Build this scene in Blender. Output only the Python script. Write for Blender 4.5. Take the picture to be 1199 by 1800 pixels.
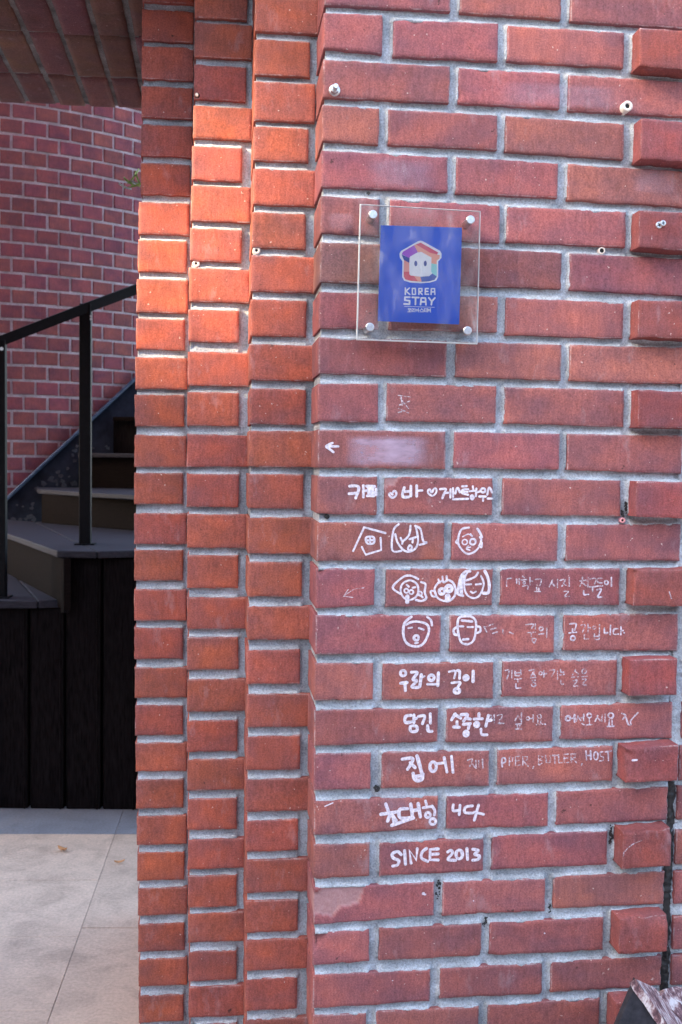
import bpy, math, random
import numpy as np
from mathutils import Vector, Matrix, noise
R = math.radians
random.seed(7)
scene = bpy.context.scene
for o in list(bpy.data.objects): bpy.data.objects.remove(o)

# ------------------------------------------------------------------ camera
F, YAW, PITCH, ROLL, DIST, EYE = 1933.6, .1130, -.0464, .0123, 1.6, 1.10
CAM = Vector((0, -DIST, EYE))
def cam_dir(a, b, f):
    c, s = math.cos(ROLL), math.sin(ROLL)
    x, z = c*a - s*b, s*a + c*b
    cp, sp = math.cos(PITCH), math.sin(PITCH)
    y, z = cp*f - sp*z, sp*f + cp*z
    cy, sy = math.cos(YAW), math.sin(YAW)
    return Vector((cy*x + sy*y, -sy*x + cy*y, z))
cd = bpy.data.cameras.new('camera'); cam = bpy.data.objects.new('camera', cd)
scene.collection.objects.link(cam); scene.camera = cam
ax, ay, az = cam_dir(1, 0, 0), cam_dir(0, 1, 0), -cam_dir(0, 0, 1)
cam.matrix_world = Matrix(((ax.x, ay.x, az.x, CAM.x), (ax.y, ay.y, az.y, CAM.y), (ax.z, ay.z, az.z, CAM.z), (0, 0, 0, 1)))
cd.sensor_fit = 'VERTICAL'; cd.sensor_height = 36; cd.lens = F/1800*36
cd.clip_start = .05; cd.clip_end = 500
cd.dof.use_dof = True; cd.dof.focus_distance = 1.66; cd.dof.aperture_fstop = 13

# ------------------------------------------------------------------ light
LDIR = Vector((-.906, -.423, .50)).normalized()
w = bpy.data.worlds.new('World'); scene.world = w; w.use_nodes = True
nt = w.node_tree; bg = nt.nodes['Background']
sky = nt.nodes.new('ShaderNodeTexSky'); sky.sky_type = 'NISHITA'; sky.sun_disc = False
sky.sun_elevation = math.asin(LDIR.z); sky.sun_rotation = math.atan2(LDIR.x, LDIR.y) % (2*math.pi)
sky.dust_density = 3.0; sky.air_density = 1.0; sky.ozone_density = .6
nt.links.new(sky.outputs[0], bg.inputs[0]); bg.inputs[1].default_value = .125
sd = bpy.data.lights.new('sun', 'SUN'); sun = bpy.data.objects.new('sun', sd); scene.collection.objects.link(sun)
sd.energy = 2.5; sd.angle = R(1.4); sd.color = (1, .74, .46)
sun.rotation_euler = LDIR.to_track_quat('Z', 'Y').to_euler()
vs = scene.view_settings
vs.view_transform = 'Standard'; vs.look = 'None'; vs.exposure = 2.93; vs.gamma = 1; vs.use_curve_mapping = False

# ------------------------------------------------------------------ photograph -> plane helpers (survey of the place)
def ray(x, y): return cam_dir((x-599.5)/F, (900-y)/F, 1)
def P(x, y, Y=0.):
    d = ray(x, y); return CAM + d*((Y+DIST)/d.y)
def PZ(x, y, z=0.):
    d = ray(x, y); return CAM + d*((z-EYE)/d.z)
CYL = Vector((-1.319, 5.108)); CR = 1.49
def PC(x, y, r):
    d = ray(x, y); a = d.x**2+d.y**2; ox, oy = CAM.x-CYL.x, CAM.y-CYL.y
    b = 2*(d.x*ox+d.y*oy); c = ox*ox+oy*oy-r*r
    disc = max(b*b-4*a*c, 0); t = (-b-math.sqrt(disc))/(2*a); return CAM + d*t

# ------------------------------------------------------------------ object helpers
C = scene.collection
def link(name, me, mat=None, parent=None, loc=None):
    o = bpy.data.objects.new(name, me); C.objects.link(o)
    if mat is not None and me is not None:
        for m in (mat if isinstance(mat, (list, tuple)) else [mat]): me.materials.append(m)
    if loc is not None: o.location = loc
    if parent is not None:
        o.parent = parent
        if loc is not None: o.location = Vector(loc) - WORLD.get(parent.name, Vector())
        else: o.location = -WORLD.get(parent.name, Vector())
        WORLD[o.name] = Vector(loc) if loc is not None else Vector()
    else: WORLD[o.name] = Vector(loc) if loc is not None else Vector()
    return o
WORLD = {}
def thing(name, label, cat, loc=(0, 0, 0), group=None):
    o = link(name, None, None, None, Vector(loc)); o.empty_display_size = .1
    return tag(o, label, cat, group)
def tag(o, label, cat, group=None):
    o['label'] = label; o['category'] = cat
    if group: o['group'] = group
    return o
def mesh(name, vs_, fs, smooth=False):
    me = bpy.data.meshes.new(name); me.from_pydata([tuple(v) for v in vs_], [], fs); me.update()
    if smooth: me.polygons.foreach_set('use_smooth', [True]*len(me.polygons))
    return me
def obj(name, vs_, fs, mat, parent=None, smooth=False, center=True):
    vs_ = [Vector(v) for v in vs_]
    c = Vector()
    if center:
        c = sum(vs_, Vector())/len(vs_); vs_ = [v-c for v in vs_]
    return link(name, mesh(name, vs_, fs, smooth), mat, parent, c)
def box_vf(a, b):
    x0, y0, z0 = a; x1, y1, z1 = b
    v = [(x0,y0,z0),(x1,y0,z0),(x1,y1,z0),(x0,y1,z0),(x0,y0,z1),(x1,y0,z1),(x1,y1,z1),(x0,y1,z1)]
    return v, [(0,3,2,1),(4,5,6,7),(0,1,5,4),(1,2,6,5),(2,3,7,6),(3,0,4,7)]
def prism_vf(poly, off):
    """poly: 3d points (seen face), off: vector to the back"""
    n = len(poly); v = [Vector(p) for p in poly] + [Vector(p)+off for p in poly]
    f = [tuple(range(n)), tuple(range(2*n-1, n-1, -1))] + [(i, i+n, (i+1) % n + n, (i+1) % n) for i in range(n)]
    return v, f
def bev(o, wdt, seg=2):
    m = o.modifiers.new('bevel', 'BEVEL'); m.width = wdt; m.segments = seg; m.limit_method = 'ANGLE'; m.angle_limit = R(40)
    return o
def fix(o):
    import bmesh
    bm = bmesh.new(); bm.from_mesh(o.data); bmesh.ops.recalc_face_normals(bm, faces=bm.faces); bm.to_mesh(o.data); bm.free(); return o
def tube(pts, r, seg=12, square=False):
    vs_, fs = [], []
    n = 4 if square else seg
    pts = [Vector(p) for p in pts]
    for i, p in enumerate(pts):
        t = (pts[min(i+1, len(pts)-1)] - pts[max(i-1, 0)]).normalized()
        up = Vector((0, 0, 1)) if abs(t.z) < .9 else Vector((0, 1, 0))
        a = t.cross(up).normalized(); b = a.cross(t).normalized()
        for k in range(n):
            an = 2*math.pi*(k+.5)/n
            rr = r*(1.414 if square else 1)
            vs_.append(p + a*math.cos(an)*rr + b*math.sin(an)*rr)
    for i in range(len(pts)-1):
        for k in range(n):
            fs.append((i*n+k, i*n+(k+1) % n, (i+1)*n+(k+1) % n, (i+1)*n+k))
    fs.append(tuple(range(n-1, -1, -1))); fs.append(tuple((len(pts)-1)*n+k for k in range(n)))
    return vs_, fs

# ------------------------------------------------------------------ materials
def new_mat(name, rough=.8, color=(.5, .5, .5)):
    m = bpy.data.materials.new(name); m.use_nodes = True; t = m.node_tree
    b = t.nodes['Principled BSDF']; b.inputs['Roughness'].default_value = rough
    b.inputs['Base Color'].default_value = (*color, 1); return m, t, b
def N(t, typ, **kw):
    n = t.nodes.new(typ)
    for k, v in kw.items(): setattr(n, k, v)
    return n
def noise_n(t, vec, scale, detail=4, rough=.55, dist=0):
    n = N(t, 'ShaderNodeTexNoise'); n.inputs['Scale'].default_value = scale; n.inputs['Detail'].default_value = detail
    n.inputs['Roughness'].default_value = rough; n.inputs['Distortion'].default_value = dist
    t.links.new(vec, n.inputs['Vector']); return n.outputs['Fac']
def ramp(t, fac, stops):
    n = N(t, 'ShaderNodeValToRGB'); e = n.color_ramp.elements
    while len(e) < len(stops): e.new(.5)
    for i, (p, c) in enumerate(stops):
        e[i].position = p; e[i].color = (*c, 1) if len(c) == 3 else c
    t.links.new(fac, n.inputs[0]); return n.outputs['Color']
def g(v): return (v, v, v)
def mixc(t, fac, a, b, mode='MIX'):
    n = N(t, 'ShaderNodeMix', data_type='RGBA', blend_type=mode)
    for s, v in ((0, fac), (6, a), (7, b)):
        if isinstance(v, (int, float)): n.inputs[s].default_value = v
        elif isinstance(v, tuple): n.inputs[s].default_value = (*v, 1)
        else: t.links.new(v, n.inputs[s])
    return n.outputs[2]
def mapping(t, vec, scale=(1, 1, 1), loc=(0, 0, 0)):
    n = N(t, 'ShaderNodeMapping'); n.inputs['Scale'].default_value = scale; n.inputs['Location'].default_value = loc
    t.links.new(vec, n.inputs[0]); return n.outputs[0]
def bump(t, b, h, strength=.3, dist=.001, prev=None):
    n = N(t, 'ShaderNodeBump'); n.inputs['Strength'].default_value = strength; n.inputs['Distance'].default_value = dist
    t.links.new(h, n.inputs['Height'])
    if prev is not None: t.links.new(prev, n.inputs['Normal'])
    t.links.new(n.outputs[0], b.inputs['Normal']); return n.outputs[0]
def wpos(t): return N(t, 'ShaderNodeNewGeometry').outputs['Position']

def brick_material(name, soot=.40, grain=1., speck=True, rough=.72):
    m, t, b = new_mat(name, rough)
    oi = N(t, 'ShaderNodeObjectInfo'); pos = wpos(t)
    off = N(t, 'ShaderNodeVectorMath', operation='ADD'); t.links.new(pos, off.inputs[0])
    sc = N(t, 'ShaderNodeVectorMath', operation='SCALE'); cmb = N(t, 'ShaderNodeCombineXYZ')
    for i in range(3): t.links.new(oi.outputs['Random'], cmb.inputs[i])
    t.links.new(cmb.outputs[0], sc.inputs[0]); sc.inputs['Scale'].default_value = 37.
    t.links.new(sc.outputs[0], off.inputs[1]); v = off.outputs[0]
    base = oi.outputs['Color']
    n1 = noise_n(t, mapping(t, v, (1, 1, 1.6)), 14, 3)
    c = mixc(t, ramp(t, n1, [(.3, g(0)), (.72, g(1))]), mixc(t, 1., base, (.74, .76, .88), 'MULTIPLY'), mixc(t, 1., base, (1.36, 1.12, .92), 'MULTIPLY'))
    # greyish kiln bloom that gathers towards the edges of a brick
    tc = N(t, 'ShaderNodeTexCoord'); sp = N(t, 'ShaderNodeSeparateXYZ'); t.links.new(tc.outputs['Generated'], sp.inputs[0])
    def edge(s):
        a = N(t, 'ShaderNodeMath', operation='SUBTRACT'); t.links.new(s, a.inputs[0]); a.inputs[1].default_value = .5
        q = N(t, 'ShaderNodeMath', operation='ABSOLUTE'); t.links.new(a.outputs[0], q.inputs[0]); return q.outputs[0]
    mx = N(t, 'ShaderNodeMath', operation='MAXIMUM'); t.links.new(edge(sp.outputs[0]), mx.inputs[0]); t.links.new(edge(sp.outputs[2]), mx.inputs[1])
    ed = N(t, 'ShaderNodeMath', operation='MULTIPLY_ADD'); t.links.new(noise_n(t, v, 22, 4), ed.inputs[0]); ed.inputs[1].default_value = .95; hm = N(t, 'ShaderNodeMath', operation='MULTIPLY'); t.links.new(mx.outputs[0], hm.inputs[0]); hm.inputs[1].default_value = .32; t.links.new(hm.outputs[0], ed.inputs[2])
    fe = ramp(t, ed.outputs[0], [(.44, g(0)), (.74, g(soot))])
    c = mixc(t, fe, c, (.17, .085, .105))
    def thr(s_, lo):
        return ramp(t, edge(s_), [(lo, g(0)), (.499, g(1))])
    mm = N(t, 'ShaderNodeMath', operation='MAXIMUM'); t.links.new(thr(sp.outputs[0], .484), mm.inputs[0]); t.links.new(thr(sp.outputs[2], .445), mm.inputs[1])
    fm = mixc(t, 1., mm.outputs[0], ramp(t, noise_n(t, v, 65, 5, .75), [(.44, g(0)), (.60, g(.85))]), 'MULTIPLY')
    gn = N(t, 'ShaderNodeNewGeometry'); sn = N(t, 'ShaderNodeSeparateXYZ'); t.links.new(gn.outputs['Normal'], sn.inputs[0])
    lt = N(t, 'ShaderNodeMath', operation='LESS_THAN'); t.links.new(sn.outputs[1], lt.inputs[0]); lt.inputs[1].default_value = -.6
    fm = mixc(t, 1., fm, lt.outputs[0], 'MULTIPLY')
    c = mixc(t, fm, c, (.46, .42, .43))
    # fine clay grain
    n2 = noise_n(t, mapping(t, v, (1, 1, 1)), 420, 3, .7)
    c = mixc(t, 1., c, ramp(t, n2, [(.32, g(.70)), (.68, g(1.28))]), 'MULTIPLY')
    n3 = noise_n(t, mapping(t, v, (1.6, 1, .35)), 120, 3, .6)
    c = mixc(t, .55, c, ramp(t, n3, [(.3, g(.74)), (.7, g(1.24))]), 'MULTIPLY')
    at = N(t, 'ShaderNodeAttribute', attribute_name='chip'); c = mixc(t, at.outputs['Fac'], c, mixc(t, n2, (.27, .12, .12), (.50, .31, .31)))
    if speck:
        n4 = noise_n(t, v, 170, 2, .5); c = mixc(t, ramp(t, n4, [(.735, g(0)), (.76, g(.7))]), c, (.62, .50, .46))
        n5 = noise_n(t, mapping(t, v, (1, 1, 1), (3, 1, 9)), 55, 3, .6); c = mixc(t, ramp(t, n5, [(.25, g(.8)), (.285, g(0))]), c, (.05, .025, .025))
        n6 = noise_n(t, mapping(t, v, (1.2, 1, .5), (8, 4, 2)), 26, 5, .65); c = mixc(t, ramp(t, n6, [(.6, g(0)), (.78, g(.38))]), c, (.42, .33, .37))
    t.links.new(c, b.inputs['Base Color'])
    h = mixc(t, .5, n2, n3); p = bump(t, b, h, .6*grain, .0014)
    bump(t, b, noise_n(t, v, 60, 4, .6), .3*grain, .0015, p)
    b.inputs['Specular IOR Level'].default_value = .3
    return m
M_brick = brick_material('fired_brick')
M_far = brick_material('far_brick', .35, .6, False, .8)

def mortar_material(name, col, var=.34):
    m, t, b = new_mat(name, .95); v = wpos(t)
    n1 = noise_n(t, v, 350, 5, .75); n2 = noise_n(t, v, 18, 4, .6)
    c = ramp(t, n1, [(.28, tuple(x*.45 for x in col)), (.5, col), (.72, tuple(min(x*1.42, 1) for x in col))])
    c = mixc(t, 1., c, ramp(t, n2, [(.3, g(1-var)), (.7, g(1+var))]), 'MULTIPLY')
    n3 = noise_n(t, v, 7, 5, .7); c = mixc(t, ramp(t, n3, [(.66, g(0)), (.72, g(.7))]), c, (.05, .055, .05))
    t.links.new(c, b.inputs['Base Color'])
    bump(t, b, n1, 1., .0024); b.inputs['Specular IOR Level'].default_value = .2
    return m
M_mortar = mortar_material('cement_mortar', (.44, .485, .53))
M_mortar_far = mortar_material('far_mortar', (.60, .60, .68), .3)
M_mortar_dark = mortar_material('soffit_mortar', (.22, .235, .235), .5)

def simple(name, col, rough=.6, metal=0., nscale=None, var=.3, bumpd=None, stretch=(1, 1, 1)):
    m, t, b = new_mat(name, rough, col); b.inputs['Metallic'].default_value = metal
    if nscale:
        n1 = noise_n(t, mapping(t, wpos(t), stretch), nscale, 5, .6)
        t.links.new(ramp(t, n1, [(.3, tuple(x*(1-var) for x in col)), (.7, tuple(min(1, x*(1+var)) for x in col))]), b.inputs['Base Color'])
        if bumpd: bump(t, b, n1, .5, bumpd)
    return m
M_steel = simple('zinc_steel', (.62, .63, .64), .32, 1., 300, .15)
M_pale = simple('bleached_plastic', (.72, .66, .60), .6, 0, 200, .15)
M_pink = simple('pink_plastic', (.75, .35, .38), .5)
M_hole = simple('hole_shadow', (.012, .012, .012), .9)
M_black = simple('black_paint', (.0055, .0055, .007), .55, 0, 60, .35)
M_tar = simple('black_sealant', (.016, .017, .018), .55, 0, 260, .6, .003)
M_deck = simple('weathered_deck', (.027, .026, .035), .6, 0, 28, .35, .0012, (1, 6, 6))
M_riser = simple('dark_riser_wood', (.0078, .0052, .0048), .7, 0, 30, .45, .001, (1, 1, 8))
M_clad = simple('black_stained_board', (.0075, .0058, .0062), .62, 0, 22, .7, .001, (8, 8, 1))
M_plate = simple('blue_grey_plate', (.022, .032, .050), .5, 0, 14, .5, .0008)
M_rail = simple('blue_rail', (.05, .09, .16), .38, 0, 30, .3)
M_flake = simple('bare_flake', (.07, .08, .10), .9, 0, 150, .3)
M_plaster = simple('pale_render', (.62, .55, .48), .9, 0, 2, .1)
M_acryledge = simple('polished_cut_edge', (.86, .88, .86), .25)  # white colour stands in for light carried to the sheet's edges
M_darkwood = simple('charcoal_board', (.035, .036, .045), .7, 0, 90, .35, .0008)
M_leaf = simple('dry_leaf', (.62, .30, .12), .6, 0, 120, .2)
M_green = simple('green_leaf', (.26, .42, .10), .5, 0, 80, .35)
M_greenpale = simple('pale_petal', (.45, .55, .55), .5)
M_deepcol = simple('rough_brick_core', (.22, .075, .06), .9, 0, 40, .3)

for m_ in (M_riser, M_clad): m_.node_tree.nodes['Principled BSDF'].inputs['Specular IOR Level'].default_value = .03
M_deck.node_tree.nodes['Principled BSDF'].inputs['Specular IOR Level'].default_value = .18
for m_ in (M_black, M_plate, M_darkwood): m_.node_tree.nodes['Principled BSDF'].inputs['Specular IOR Level'].default_value = .12
def marker(name, alpha_lo, alpha_hi, col=(.83, .79, .88)):
    m, t, b = new_mat(name, .55, col); v = wpos(t)
    n1 = noise_n(t, v, 260, 4, .7)
    r_ = ramp(t, n1, [(.36, g(alpha_lo)), (.62, g(alpha_hi))])
    t.links.new(r_, b.inputs['Alpha']); return m
M_ink = marker('white_paint_marker', .58, 1., (.80, .76, .86))
M_worn = marker('worn_marker', .30, .95, (.72, .67, .78))
M_fade = marker('rubbed_marker', .04, .62)
M_smear = bpy.data.materials.new('wiped_smear')
def smear(m, peak):
    m.use_nodes = True; t = m.node_tree; b = t.nodes['Principled BSDF']; b.inputs['Base Color'].default_value = (.62, .50, .66, 1); b.inputs['Roughness'].default_value = .8
    tc = N(t, 'ShaderNodeTexCoord'); sp = N(t, 'ShaderNodeSeparateXYZ'); t.links.new(tc.outputs['Generated'], sp.inputs[0])
    def win(s):
        a = N(t, 'ShaderNodeMath', operation='SUBTRACT'); t.links.new(s, a.inputs[0]); a.inputs[1].default_value = .5
        q = N(t, 'ShaderNodeMath', operation='ABSOLUTE'); t.links.new(a.outputs[0], q.inputs[0])
        return ramp(t, q.outputs[0], [(.30, g(1)), (.5, g(0))])
    a = mixc(t, 1., win(sp.outputs[0]), win(sp.outputs[2]), 'MULTIPLY')
    n = ramp(t, noise_n(t, mapping(t, wpos(t), (.6, 1, 1.4)), 42, 4, .6), [(.25, g(.3*peak)), (.7, g(peak))])
    t.links.new(mixc(t, 1., a, n, 'MULTIPLY'), b.inputs['Alpha'])
smear(M_smear, .62)

# ------------------------------------------------------------------ bricks
def vnoise(x, y, z): return noise.noise(Vector((x, y, z)))
def in_poly(p, poly):
    c = False; n = len(poly)
    for i in range(n):
        (x1, y1), (x2, y2) = poly[i], poly[i-1]
        if (y1 > p[1]) != (y2 > p[1]) and p[0] < (x2-x1)*(p[1]-y1)/(y2-y1)+x1: c = not c
    return c
CHIPATTR = {}
def brick_mesh(q, Y, depth, seed, chips=(), nd=.006, rough=1.):
    """q: TL,TR,BR,BL as (u,z); returns verts (world) and faces. front grid + sides"""
    (a, b, c, d) = [Vector(p) for p in q]
    wd = ((b-a).length+(c-d).length)/2; ht = ((a-d).length+(b-c).length)/2
    nx = max(4, int(wd/nd)); nz = max(4, int(ht/nd)); V, Fc = [], []
    S = seed*13.7
    us = [0, .0011/wd] + [(i+1)/(nx) for i in range(nx-1)] + [1-.0011/wd, 1]
    zs = [0, .0011/ht] + [(i+1)/(nz) for i in range(nz-1)] + [1-.0011/ht, 1]
    NX, NZ = len(us), len(zs)
    for j, t in enumerate(zs):
        for i, s in enumerate(us):
            p = (a*(1-s)+b*s)*(1-t) + (d*(1-s)+c*s)*t
            ex = min(s, 1-s)*wd; ez = min(t, 1-t)*ht; e = min(ex, ez)
            x, z = p.x, p.y
            y = Y + rough*(.0007*vnoise(x*28+S, z*28, S) + .0003*vnoise(x*110, z*110+S, 1.))
            fall = max(0, 1-e/.006)
            # wobbly arrises
            k = rough*.0011*fall
            x += k*vnoise(x*90+S, z*90, 5+S); z += k*1.3*vnoise(x*55, z*40+S, 9+S)
            if i in (0, NX-1) or j in (0, NZ-1): y += .0009 + .0016*max(0, vnoise(x*120, z*120, S+3))
            nickv = vnoise(x*70+S, z*70, S+8)
            if e < .005 and nickv > .38: y += .004*(nickv-.3)*rough
            for ch_ in chips:
                if len(ch_) == 2:
                    poly_, dep = ch_
                    if in_poly((s+.006*vnoise(x*200, z*200, 3), t+.02*vnoise(x*200, z*200, 6)), poly_):
                        y += dep + .0011*vnoise(x*150, z*150, 2); cw_ = 1.
                        CHIPATTR.setdefault(seed, set()).add(len(V))
                    continue
                cs, ct, rad, dep = ch_
                dd = math.hypot((s-cs)*wd, (t-ct)*ht) + .003*vnoise(x*160, z*160, S)
                if dd < rad: y += dep*min(1, (rad-dd)/(rad*.25))
            V.append(Vector((x, y, z)))
    for j in range(NZ-1):
        for i in range(NX-1):
            q0 = j*NX+i; Fc.append((q0, q0+NX, q0+NX+1, q0+1))
    ring = [(0, i) for i in range(NX)] + [(j, NX-1) for j in range(1, NZ)] + [(NZ-1, i) for i in range(NX-2, -1, -1)] + [(j, 0) for j in range(NZ-2, 0, -1)]
    base = len(V)
    for (j, i) in ring:
        v = V[j*NX+i]; V.append(Vector((v.x, Y+depth, v.z)))
    n = len(ring)
    for k in range(n):
        k2 = (k+1) % n; Fc.append((ring[k][0]*NX+ring[k][1], ring[k2][0]*NX+ring[k2][1], base+k2, base+k))
    return V, Fc
BRICKS = []   # (obj, quad, Y) for the face-on wall, to hang writing on
seedc = [0]
def tint(base, amt=.10):
    k = 1+random.uniform(-amt, amt); h = random.uniform(-amt, amt)*.6
    return (base[0]*k, base[1]*k*(1+h), base[2]*k*(1-h), 1)
def add_brick(q, Y, depth, parent, col, chips=(), label=None, nd=.006, mat=None, rough=1.):
    seedc[0] += 1
    V, Fc = brick_mesh(q, Y, depth, seedc[0], chips, nd, rough)
    o = obj('brick', V, Fc, mat or M_brick, parent, True)
    if seedc[0] in CHIPATTR:
        at = o.data.attributes.new('chip', 'FLOAT', 'POINT')
        for i in CHIPATTR[seedc[0]]: at.data[i].value = 1.
    o.color = col
    if label: o['label'] = label
    return o
BASE_MAIN = (.30, .110, .106)
BASE_COL = (.34, .100, .066)

# ---- measured rows of the face-on wall (2x enlargement units): (y0, A/B, [(X0,X1, ytl,ytr,ybl,ybr)...], proj)
ROWS = {
 0: (0, [(None,385,-125,-98,20,40),(420,775,-95,-72,45,68),(808,1199,-68,-42,75,103)], None),
 1: (0, [(None,145,46,53,175,188),(183,552,68,82,197,215),(585,995,90,114,215,238)], (1050,98,105,232,246)),
 2: (0, [(None,382,212,235,345,362),(412,770,238,258,362,383),(800,1199,262,290,388,412)], None),
 3: (0, [(None,133,372,380,500,508),(165,550,383,405,508,527),(577,995,405,437,533,560)], (1050,415,432,557,572)),
 4: (0, [(None,375,532,553,660,675),(405,762,550,575,680,697),(797,1199,577,603,702,728)], None),
 5: (0, [(None,135,693,700,822,830),(170,558,700,722,832,855),(583,1002,725,745,850,870)], (1048,738,748,868,882)),
 6: (450, [(None,375,-46,-33,94,103),(405,775,-30,-12,103,118),(805,1199,-10,10,120,140)], None),
 7: (450, [(None,133,128,132,255,258),(168,550,133,144,258,268),(578,993,145,165,278,290)], (1046,155,160,284,292)),
 8: (450, [(None,370,288,298,415,425),(403,775,300,312,425,438),(805,1199,312,322,440,450)], None),
 9: (450, [(None,130,448,449,583,585),(160,545,448,458,580,588),(575,995,460,472,588,602)], (1045,470,477,603,608)),
 10:(450, [(None,367,612,618,745,750),(397,768,618,625,745,752),(795,1195,625,632,752,765)], None),
 11:(450, [(None,125,775,776,908,910),(153,532,776,782,907,911),(567,983,780,790,910,914)], (1038,792,797,918,922)),
 12:(900, [(None,362,36,38,172,168),(390,762,38,42,170,172),(792,1188,45,43,170,172)], None),
 13:(900, [(None,117,199,200,335,328),(158,532,200,200,335,328),(560,980,200,198,327,328)], (1030,203,200,330,333)),
 14:(900, [(None,350,363,363,499,492),(382,750,363,362,493,495),(783,1185,362,358,487,487)], None),
 15:(900, [(None,112,531,530,662,660),(145,535,533,528,662,655),(567,970,525,520,650,645)], (1014,522,515,648,645)),
 16:(900, [(None,340,695,690,820,808),(370,745,688,683,812,808),(773,1167,680,668,800,795)], None),
 17:(900, [(None,103,847,845,977,975),(142,520,843,840,972,962),(550,955,835,822,960,945)], (1003,832,820,952,946)),
 18:(1350,[(None,340,112,98,232,213),(372,727,100,87,215,205),(758,1153,83,65,200,183)], None),
 19:(1350,[(None,100,266,263,386,380),(135,500,262,247,380,362),(530,937,240,220,358,340)], (990,228,216,356,345)),
 20:(1350,[(None,327,418,402,545,518),(357,717,402,388,520,502),(747,1140,383,363,495,478)], None),
 21:(1350,[(None,98,575,567,688,680),(133,493,563,547,678,660),(522,922,545,525,660,640)], (978,532,522,656,648)),
 22:(1350,[(None,313,724,708,840,820),(348,707,705,687,812,795),(737,1127,683,660,790,765)], None),
 23:(1350,[(None,87,866,862,988,982),(122,483,855,840,978,960),(517,908,835,810,950,930)], (965,826,815,942,936)),
}
CX = [(-100,571),(20,570),(100,569),(300,565),(450,563),(650,560),(900,558),(1100,555),(1250,552),(1400,552),(1600,551),(1750,550),(1850,550)]
GL = [(-100,1226),(300,1212),(600,1204),(850,1198),(985,1195),(1090,1193),(1270,1182),(1400,1175),(1550,1168),(1700,1163),(1900,1156)]
GR = [(-100,1236),(300,1224),(600,1216),(850,1209),(985,1205),(1090,1203),(1270,1194),(1400,1188),(1550,1182),(1700,1178),(1900,1171)]
def itp(tb, y): return float(np.interp(y, [a for a, _ in tb], [b for _, b in tb]))
U = lambda x, y, Y=0: P(x, y, Y).x
Z = lambda x, y, Y=0: P(x, y, Y).z

wall = thing('brick_wall', 'dark red brick wall with grey mortar carrying the sign and the white handwriting', 'wall', (.4, 0, 0))
main_quads = []
CHIPS = {(20,0): [([(-.1,.2),(.04,.1),(.1,-.1),(.43,-.1),(.375,.5),(.22,.56),(.16,.80),(-.1,.62)],.004)], (11,1): [([(-.1,-.1),(.15,-.1),(.1,.2),(-.1,.38)],.0018)], (21,0): [(0,0,.020,.009),(0,.45,.008,.006)],
         (13,0): [(0,0,.010,.006)], (19,0): [(0,1,.006,.006)], (5,0): [(.55,.98,.008,.004)], (4,0): [(.68,.8,.007,.0025)], (17,0): [(0,.1,.007,.004)],
         (2,1): [(.25,.0,.006,.003)], (1,1): [(.2,0,.010,.003)], (22,2): [(.98,.6,.009,.003)], (16,2): [(0,.9,.010,.003)]}
SPECIAL = {(6,0): ((.19,.095,.085), None), (6,1): ((.20,.075,.078), None), (6,2): ((.21,.08,.085), None), (5,0): ((.24,.10,.095), None), (4,0): ((.27,.10,.11), None), (8,0): ((.24,.085,.09), None)}
def quad_px(xl, xr, ytl, ytr, ybl, ybr, Y=0.):
    ul = U(xl, (ytl+ybl)/2, Y); ur = U(xr, (ytr+ybr)/2, Y)
    return ((ul, Z(xl, ytl, Y)), (ur, Z(xr, ytr, Y)), (ur, Z(xr, ybr, Y)), (ul, Z(xl, ybl, Y)))
PU = None
row_bricks = {}
for r, (y0, L, proj) in ROWS.items():
    for k, (xa, xb, a, b, c, d) in enumerate(L):
        ym = y0+(a+b+c+d)/8
        X1 = 600+xb/2.002
        if xa is None:
            xc = itp(CX, ym); sl = (xc-600)*2.002
            sa = (b-a)/max(xb, 1); sc_ = (d-c)/max(xb, 1)
            a2, c2 = a+sa*sl, c+sc_*sl; X0 = xc
        else: X0 = 600+xa/2.002; a2, c2 = a, c
        if k == 2 and r % 2 == 0:
            X1 = itp(GL, ym)
        q = quad_px(X0, X1, y0+a2/2, y0+b/2, y0+c2/2, y0+d/2)
        col, lab = SPECIAL.get((r, k), (None, None))
        cc = tint(col or BASE_MAIN, .13)
        if (r, k) == (20, 0): lab = 'brick with a large broken flake missing from its upper left'
        chp = list(CHIPS.get((r, k), ()))
        if (r, k) != (20, 0):
            for _ in range(random.choice([0, 1, 1, 2, 3])):
                if random.random() < .5: cs_, ct_ = random.random(), random.choice([0, 1])
                else: cs_, ct_ = random.choice([0, 1]), random.random()
                chp.append((cs_, ct_, random.uniform(.0025, .0065), random.uniform(.0015, .0035)))
        o = add_brick(q, 0., .115 if k == 0 else .03, wall, cc, chp, lab, .0028 if (r, k) in ((20, 0), (11, 1)) else .0055)
        BRICKS.append((o, q, 0.)); main_quads.append(q)
    if proj:
        xf, t0, t1, b0, b1 = proj; ym = y0+(t0+b0)/4
        dpt = .027 if r < 17 else .033
        Yp = -dpt; X0 = 600+xf/2.002
        if r in (3,): X0 += 2
        ul = U(X0, ym, Yp); ur = ul+.0905 if r < 14 else U(itp([(1190,1190),(1350,1192),(1490,1180),(1640,1174),(1800,1168)], ym), ym, Yp)
        zt0, zt1, zb0, zb1 = Z(X0, y0+t0/2, Yp), Z(X0+75, y0+t1/2, Yp), Z(X0, y0+b0/2, Yp), Z(X0+75, y0+b1/2, Yp)
        q = ((ul, zt0), (ur, zt1), (ur, zb1), (ul, zb0))
        ch = {17: [(0,.2,.008,.008),(0,.5,.006,.006)], 21: [(.3,0,.010,.007),(.7,0,.008,.005),(.95,.0,.012,.006)], 19: [(1,.0,.008,.006)], 13: [(0,.1,.006,.005)]}.get(r, ())
        o = add_brick(q, Yp, .06, wall, tint((.25,.072,.066), .1), ch, 'header brick that stands proud of the wall' , .0055)
        BRICKS.append((o, q, Yp)); main_quads.append(q)
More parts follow.
